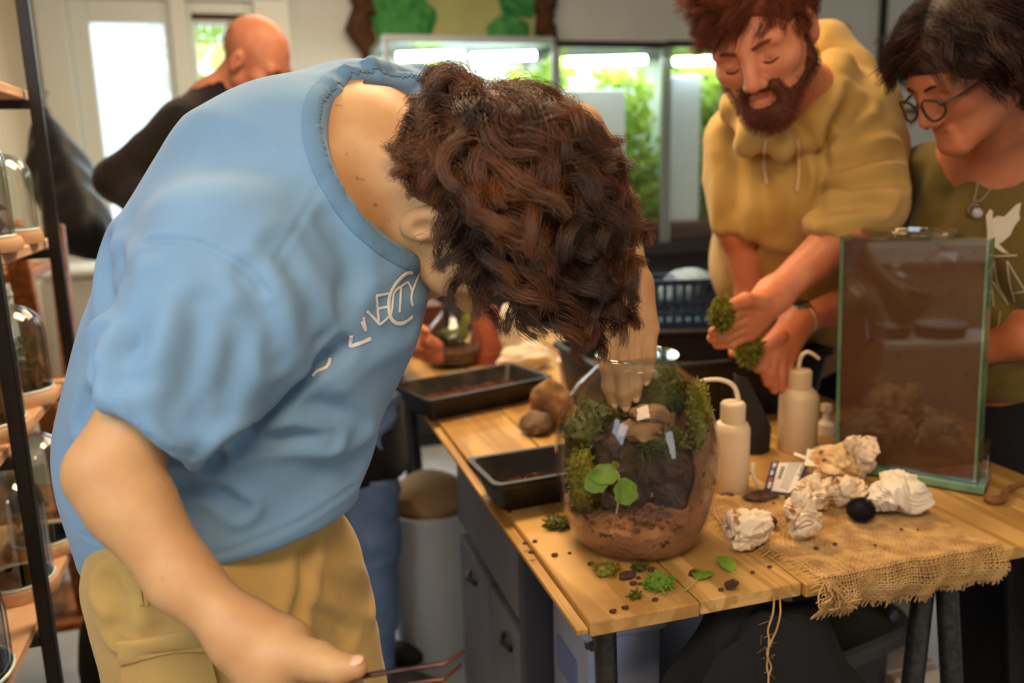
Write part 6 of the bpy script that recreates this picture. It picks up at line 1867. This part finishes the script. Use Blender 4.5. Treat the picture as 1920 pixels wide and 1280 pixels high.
for pl, w in (([(370, 246), (440, 245), (508, 242)], 5), ([(372, 440), (386, 360), (402, 478)], 3), ([(404, 265), (420, 370), (470, 470)], 4), ([(470, 470), (420, 400), (385, 345)], 3), ([(462, 268), (475, 360), (500, 458)], 4), ([(464, 268), (505, 340), (545, 405)], 4), ([(488, 418), (520, 412), (548, 408)], 4), ([(430, 500), (425, 560), (405, 590)], 2.5)):
    Q, nn = on_shirt(T3, print_px(pl, 1700, 380, 2.464), 14, .0012)
    if len(Q) > 3: MB().tube(Q, w / 2.464 / 2 * 1.65 / 1600 * 1.3, 6, flat=.3, nrm=nn).build('print_stroke', M_pw, o)
poly = [(372, 215), (372, 130), (366, 60), (385, 30), (398, 40), (396, 75), (420, 62), (450, 66), (470, 45), (505, 10), (528, 0), (518, 50), (522, 75), (495, 110), (478, 150), (440, 185), (425, 190), (455, 222), (470, 236), (440, 230), (405, 205), (380, 228)]
pp = []
for q in print_px(poly, 1700, 380, 2.464):
    h_, n_ = hit(T3, *q)
    if h_ is not None: pp.append((h_ + n_ * .0025, h_ + n_ * .0005))
b = bmesh.new(); vs_ = [b.verts.new(Vector(a)) for a, _ in pp]; fc = b.faces.new(vs_); bmesh.ops.triangulate(b, faces=[fc]); b.verts.index_update()
MB().bm(b).build('bird_print', M_pw, o, smooth=False)
TR = [('u', cone(pelv + EZ * .05, pelv - EZ * .05, .14, .145), .04)]
for q in (-.085, .085): TR.append(('u', cone(pelv + E2 * q - EZ * .05, V(pelv[0] + .05, pelv[1], .06) + E2 * q, .095, .07), .05))
smesh(TR, .011, 'trousers', M_dark, p3, it=2)
shoes([V(pelv[0] + .05, pelv[1], 0) + E2 * q for q in (-.085, .085)], V(-1, -.3, 0), p3)
cut3 = (H3.e((0, .115, -.035), (.12, .075, .085)), H3.e((0, -.0, -.17), (.16, .16, .09)))
h3 = cap(H3, 'hair', M_haird, p3, .012, cut3, [('u', H3.e((0, -.08, .02), (.075, .06, .07)), .03)])
def t3_(p): return not (p[1] > .035 and p[2] < .066) and not (p[1] > .0 and p[2] < .0) and p[2] > -.04
rts, nr, loc_ = scalp(H3, 640, t3_, 52)
lx, ly, lz = loc_.T
flow = np.stack([np.where(lx > -.02, .8, -.8), np.where(ly > .0, .0, -.7), np.where(ly > .035, -.5, -.7)], 1) @ H3.B
L = (.095 + .035 * (lz > .06)) * np.where(ly > .02, .62, 1.0) * np.random.default_rng(2).uniform(.75, 1.2, len(lz))
S = strands(rts, nr, flow, L, 16, curl=.0055, wl=.095, grav=.16, stiff=.22, keep=keeper(H3, (.084, .102, .092)), seed=7, per=30, spread=.006, tip=.7)
hair_obj('hair_strands', S, np.linspace(.0003, .00013, 16), M_haird, h3)['kind'] = 'stuff'
brows(H3, M_haird, p3, .003); H3.eyes(p3)
# glasses
gl_ = thing('glasses', 'dark framed glasses worn by the dark haired person', 'glasses', H3.p(0, .1, 0))
M_gf = mat('glasses_frame', (40, 26, 20), rough=.3)
fm = MB()
lens = MB()
for q in (-1, 1):
    lp = [H3.p(q * (.034 + .025 * cos(a) ), .112 - .010 * cos(a) ** 2 * (1 if cos(a) > 0 else .3), -.006 + .019 * sin(a)) for a in np.linspace(0, 2 * pi, 29)[:-1]]
    fm.tube(lp, .0021, 8, closed=True)
    lens.raw(lp, [tuple(range(28))])
fm.tube(spline([H3.p(-.010, .113, .002), H3.p(0, .117, .006), H3.p(.010, .113, .002)], 8), .0018, 6)
fo = fm.build('frame', M_gf, gl_); lens.build('lens', glass_mat('lens_glass', k=1.5), fo)
for q in (-1, 1): MB().tube(spline([H3.p(q * .059, .100, .0), H3.p(q * .074, .07, .003), H3.p(q * .083, .0, .008), H3.p(q * .082, -.015, -.012)], 16), .0022, 6).build('temple', M_gf, gl_)
# necklace
Q1, _ = on_shirt(T3, [(1838, 318), (1832, 350), (1826, 378)], 10, .003); Q2, _ = on_shirt(T3, [(1892, 300), (1868, 340), (1840, 376)], 10, .003)
if len(Q1) > 2 and len(Q2) > 2:
    nk_ = thing('necklace', 'cord necklace with a round glass pendant hanging on the olive T-shirt', 'necklace', Q1[-1])
    MB().tube(np.vstack([Q1, Q2[::-1]]), .0014, 6).build('cord', mat('cord_grey', (150, 130, 100), rough=.7), nk_)
    pc_, pn_ = hit(T3, 1828, 395)
    MB().lathe([(.011 + .0035 * cos(a), .0035 * sin(a)) for a in np.linspace(0, 2 * pi, 11)], pc_ + pn_ * .006, 28, np.array([RT, UP, pn_])).build('ring', mat('pendant_metal', (120, 96, 74), rough=.3, metal=.7), nk_)
    v, f = blob(pc_ + pn_ * .007 + RT * .004 - UP * .006, (.010,) * 3, 1, amp=0, sub=3); MB().raw(v, f).build('glass_bead', mat('bead', (176, 160, 158), rough=.12), nk_)
# watch
wt = thing('smart_watch', 'dark square watch on a pale strap round the wrist behind the tank', 'watch', aw)
ad = norm(aw - at(1620, 555, 1.80)); a1_ = norm(np.cross(ad, FW)); a2_ = np.cross(ad, a1_)
wc = aw - ad * .012
MB().lathe([(.0295, -.011), (.0325, -.011), (.0325, .011), (.0295, .011)], wc, 36, np.array([a1_, a2_, ad])).build('strap', mat('pale_strap', (206, 190, 160), rough=.6), wt)
wn = norm(-a1_ * .9 + a2_ * .35) if (-a1_) @ UP > 0 else norm(a1_ * .9 + a2_ * .35)
wn = norm(UP * .75 - FW * .35 - RT * .45); wn = norm(wn - ad * np.dot(wn, ad)); ws = np.cross(ad, wn)
cs_ = MB().box(wc + wn * .034, (.036, .034, .009), np.array([ad, ws, wn]), bev=.003).build('case', mat('watch_case', (150, 146, 138), rough=.25, metal=.6), wt)
MB().box(wc + wn * .0388, (.031, .029, .001), np.array([ad, ws, wn])).build('screen', mat('watch_screen', (10, 10, 12), rough=.08), cs_)

# ------------------------------------------------------------------ 4. the bald man in black
f4 = norm(V(.80, -.22, -.52)); B4 = basis(f4, V(.1, -.05, 1))
H4 = Head(at(442, 122, 2.46) + 0 * RT, B4, 1.06); H4.o = at(446, 118, 2.44) - (V(.08, 0, 0) * 1.06) @ B4
p4 = person('person', 'bald man in a black pullover looking down beside the garden door', at(430, 640, 2.55))
nk, che, pelv = at(408, 205, 2.56), at(420, 360, 2.58), at(440, 640, 2.6)
s1_, e1_, w1_ = at(352, 245, 2.48), at(218, 338, 2.40), at(330, 440, 2.30)
s2_, e2_, w2_ = at(500, 270, 2.68), at(560, 450, 2.60), at(640, 520, 2.5)
B = [('u', cone(nk, H4.p(0, -.025, -.05), .068, .064), 0)] + H4.ops() + [('u', cone(che, nk, .13, .075), .05), ('u', cone(pelv, che, .14, .14), .05), ('u', cone(s1_, e1_, .055, .045), .04), ('u', cone(e1_, w1_, .045, .03), .03), ('u', cone(nk, s1_, .07, .06), .05), ('u', cone(nk, s2_, .07, .06), .05), ('u', cone(s2_, e2_, .055, .045), .04), ('u', cone(e2_, w2_, .045, .03), .03)]
for w_, dd_ in ((w1_, norm(w1_ - e1_)), (w2_, norm(w2_ - e2_))):
    sd_ = norm(np.cross(dd_, EZ)); B.append(('u', cone(w_, w_ + dd_ * .07, .03, .03), .02))
    B += fingers([[(w_ + dd_ * .08 + EZ * q, .011), (w_ + dd_ * .12 + EZ * q * 1.2 - sd_ * .01, .0098), (w_ + dd_ * .15 + EZ * q * 1.2 - sd_ * .025, .0085)] for q in (-.028, -.01, .01, .028)] + [[(w_ + dd_ * .03 + EZ * .02, .014), (w_ + dd_ * .07 + EZ * .05, .011), (w_ + dd_ * .10 + EZ * .055, .009)]], .006)
for q in (-.09, .09): B.append(('u', cone(pelv + E2 * q - EZ * .05, V(pelv[0], pelv[1], .08) + E2 * q, .08, .045), .04))
lo3, hi3 = bb([H4.p(.1, 0, 0), H4.p(0, .13, -.11), H4.p(-.1, -.1, .13), H4.p(0, -.1, -.05)], .02)
smesh(B, .010, 'body', M_skin4, p4, fine=[(lo3, hi3, .0042)])
C = [('u', cone(pelv + EZ * .02, che, .165, .175, (FW, .85)), .04), ('u', cone(che, nk - EZ * .02, .175, .095), .05), ('u', cone(nk, H4.p(0, -.025, -.08), .08, .072), .03), ('u', cone(nk - EZ * .05, s1_, .10, .088), .05), ('u', cone(s1_, e1_, .085, .060), .04), ('u', cone(e1_, w1_, .058, .044), .03), ('u', cone(nk - EZ * .05, s2_, .10, .088), .05), ('u', cone(s2_, e2_, .085, .060), .04), ('u', cone(e2_, w2_, .058, .044), .03)]
C.append(('s', ell(H4.p(0, .02, -.02), (.09, .12, .085), H4.B), .01))
smesh(C, .011, 'pullover', M_blackc, p4, it=2, wr=(.012, 9, 23))
TR = [('u', cone(pelv + EZ * .04, pelv - EZ * .04, .155, .16, (FW, .9)), .04)]
for q in (-.09, .09): TR.append(('u', cone(pelv + E2 * q - EZ * .05, V(pelv[0], pelv[1], .06) + E2 * q, .10, .075), .05))
smesh(TR, .013, 'trousers', M_dark, p4, it=2)
shoes([V(pelv[0], pelv[1], 0) + E2 * q for q in (-.09, .09)], V(1, -.2, 0), p4)
ss, nn_, _ = scalp(H4, 900, lambda p: p[2] < .075 and p[2] > -.02 and p[1] < -.0, 61, rad=(.078, .097, .087))
hair_obj('stubble', np.stack([ss, ss + nn_ * .003, ss + nn_ * .005], 1), np.array([.0003, .00025, .00015]), M_haird, p4)['kind'] = 'stuff'
brows(H4, M_haird, p4); H4.eyes(p4)

# ------------------------------------------------------------------ 5. the person in jeans, almost hidden by the bending man
f5 = norm(V(.7, -.2, -.7)); B5 = basis(f5, V(.3, 0, 1))
pf0, pf1 = V(-.40, 2.10, 0), V(-.47, 2.26, 0)
pelv = V(-.43, 2.16, .93); che = at(640, 500, 2.28); nk = at(632, 415, 2.27)
H5 = Head(at(655, 350, 2.22), B5, .98)
p5 = person('person', 'person in blue jeans and long dark top hidden behind the bending man', pelv)
s1_, s2_ = at(560, 450, 2.2), at(720, 470, 2.42)
e1_, e2_ = at(640, 620, 2.15), at(735, 600, 2.45); w1_, w2_ = at(735, 640, 2.2), at(770, 620, 2.3)
B = [('u', cone(nk, H5.p(0, -.02, -.05), .06, .055), 0)] + H5.ops() + [('u', cone(che, nk, .11, .065), .05), ('u', cone(pelv, che, .12, .12), .05), ('u', cone(nk, s1_, .06, .05), .05), ('u', cone(nk, s2_, .06, .05), .05), ('u', cone(s1_, e1_, .045, .038), .03), ('u', cone(e1_, w1_, .036, .026), .02), ('u', cone(s2_, e2_, .045, .038), .03), ('u', cone(e2_, w2_, .036, .026), .02)]
for w_, e_ in ((w1_, e1_), (w2_, e2_)):
    dd_ = norm(w_ - e_); B.append(('u', cone(w_, w_ + dd_ * .06, .026, .026), .02))
    B += fingers([[(w_ + dd_ * .07 + EZ * q, .0105), (w_ + dd_ * .11 + EZ * q * 1.2 - E2 * .01, .009), (w_ + dd_ * .135 + EZ * q - E2 * .02, .008)] for q in (-.026, -.009, .009, .026)], .006)
for c in (pf0, pf1): B.append(('u', cone(V(c[0], c[1], .9), c + EZ * .08, .075, .042), .04))
lo3, hi3 = bb([H5.p(.1, 0, 0), H5.p(0, .13, -.11), H5.p(-.1, -.1, .13)], .02)
smesh(B, .012, 'body', M_skin3, p5, fine=[(lo3, hi3, .006)])
C = [('u', cone(pelv - EZ * .27, pelv, .165, .15, (E1, .9)), .04), ('u', cone(pelv, che, .15, .15, (E1, .9)), .04), ('u', cone(che, nk, .14, .075), .05), ('u', cone(nk - EZ * .03, s1_, .075, .065), .04), ('u', cone(nk - EZ * .03, s2_, .075, .065), .04), ('u', cone(s1_, e1_, .062, .052), .03), ('u', cone(e1_, w1_, .05, .036), .03), ('u', cone(s2_, e2_, .062, .052), .03), ('u', cone(e2_, w2_, .05, .036), .03),
     ('i', plane(V(0, 0, .635), -EZ), 0)]
smesh(C, .012, 'long_top', M_blackc, p5, it=2, wr=(.01, 9, 25))
J = [('u', cone(pelv, pelv - EZ * .1, .13, .14), .04)]
for c in (pf0, pf1): J += [('u', cone(V(c[0], c[1], .85), V(c[0] + .02, c[1], .48), .095, .072), .04), ('u', cone(V(c[0] + .02, c[1], .48), c + EZ * .05, .07, .058), .03)]
J.append(('i', plane(V(0, 0, .035), -EZ), 0))
smesh(J, .009, 'jeans', M_jeans, p5, it=1, wr=(.016, 16, 27))
shoes([pf0, pf1], V(1, -.2, 0), p5)
h5 = cap(H5, 'hair', M_haird, p5, .018, (H5.e((0, .11, -.03), (.12, .075, .085)),))
# ================================================================== white bench by the side window: the sand tank mirrors it
nT = norm(np.cross(tu, tz_)); nT = nT if np.dot(nT, CAM - L0) > 0 else -nT
def mirror(p): return p - 2 * np.dot(p - L0, nT) * nT
DV = 3.25
pA, pB = mirror(at(1672, 608, DV)), mirror(at(1763, 602, DV))
zb_ = min(pA[2], pB[2]) - .05
bc_ = (pA + pB) / 2
bn = thing('white_bench', 'white bench carrying two glass bells opposite the sand tank', 'bench', V(bc_[0], bc_[1], 0))
ub = norm(V(*(pB - pA)[:2], 0)); wb_ = np.cross(EZ, ub)
BX = np.array([E1, E2, EZ])
ba, bb_ = bc_ @ E1, bc_ @ E2
MB().box(room(ba + .0, bb_, zb_ - .012), (.22, 1.0, .024), BX, bev=.003).build('top', M_white, bn)
for a in (-.09, .09):
    for b in (-.46, .46): MB().box(room(ba + a, bb_ + b, (zb_ - .024) / 2), (.03, .03, zb_ - .024), BX).build('leg', M_white, bn)
for p_, r_, h_, nm in ((pA, .065, .26, 'narrow'), (pB, .09, .33, 'wide')):
    c = V(p_[0], p_[1], zb_)
    t = thing('glass_bell', '%s glass bell with a white disc base on the white bench' % nm, 'glass dome', c)
    MB().lathe([(0, 0), (r_, 0), (r_ * 1.02, .035), (r_, .045), (0, .045)], c, 32).build('dark_base', M_blackp, t)
    MB().lathe([(0, .046), (r_ * .97, .046), (r_ * .97, .052), (0, .052)], c, 32).build('white_disc', M_white, t)
    pr = [(r_ * .93, .052)] + [(r_ * .93 * cos(q), h_ - r_ * .9 + r_ * .9 * sin(q)) for q in np.linspace(0, pi / 2 - .02, 12)]
    MB().lathe(pr, c, 32).build('bell', M_dome, t)
    v, f = blob(c + EZ * (h_ + .012), (.016, .016, .014), 1, amp=0, sub=2); MB().raw(v, f).build('knob', M_white, t)
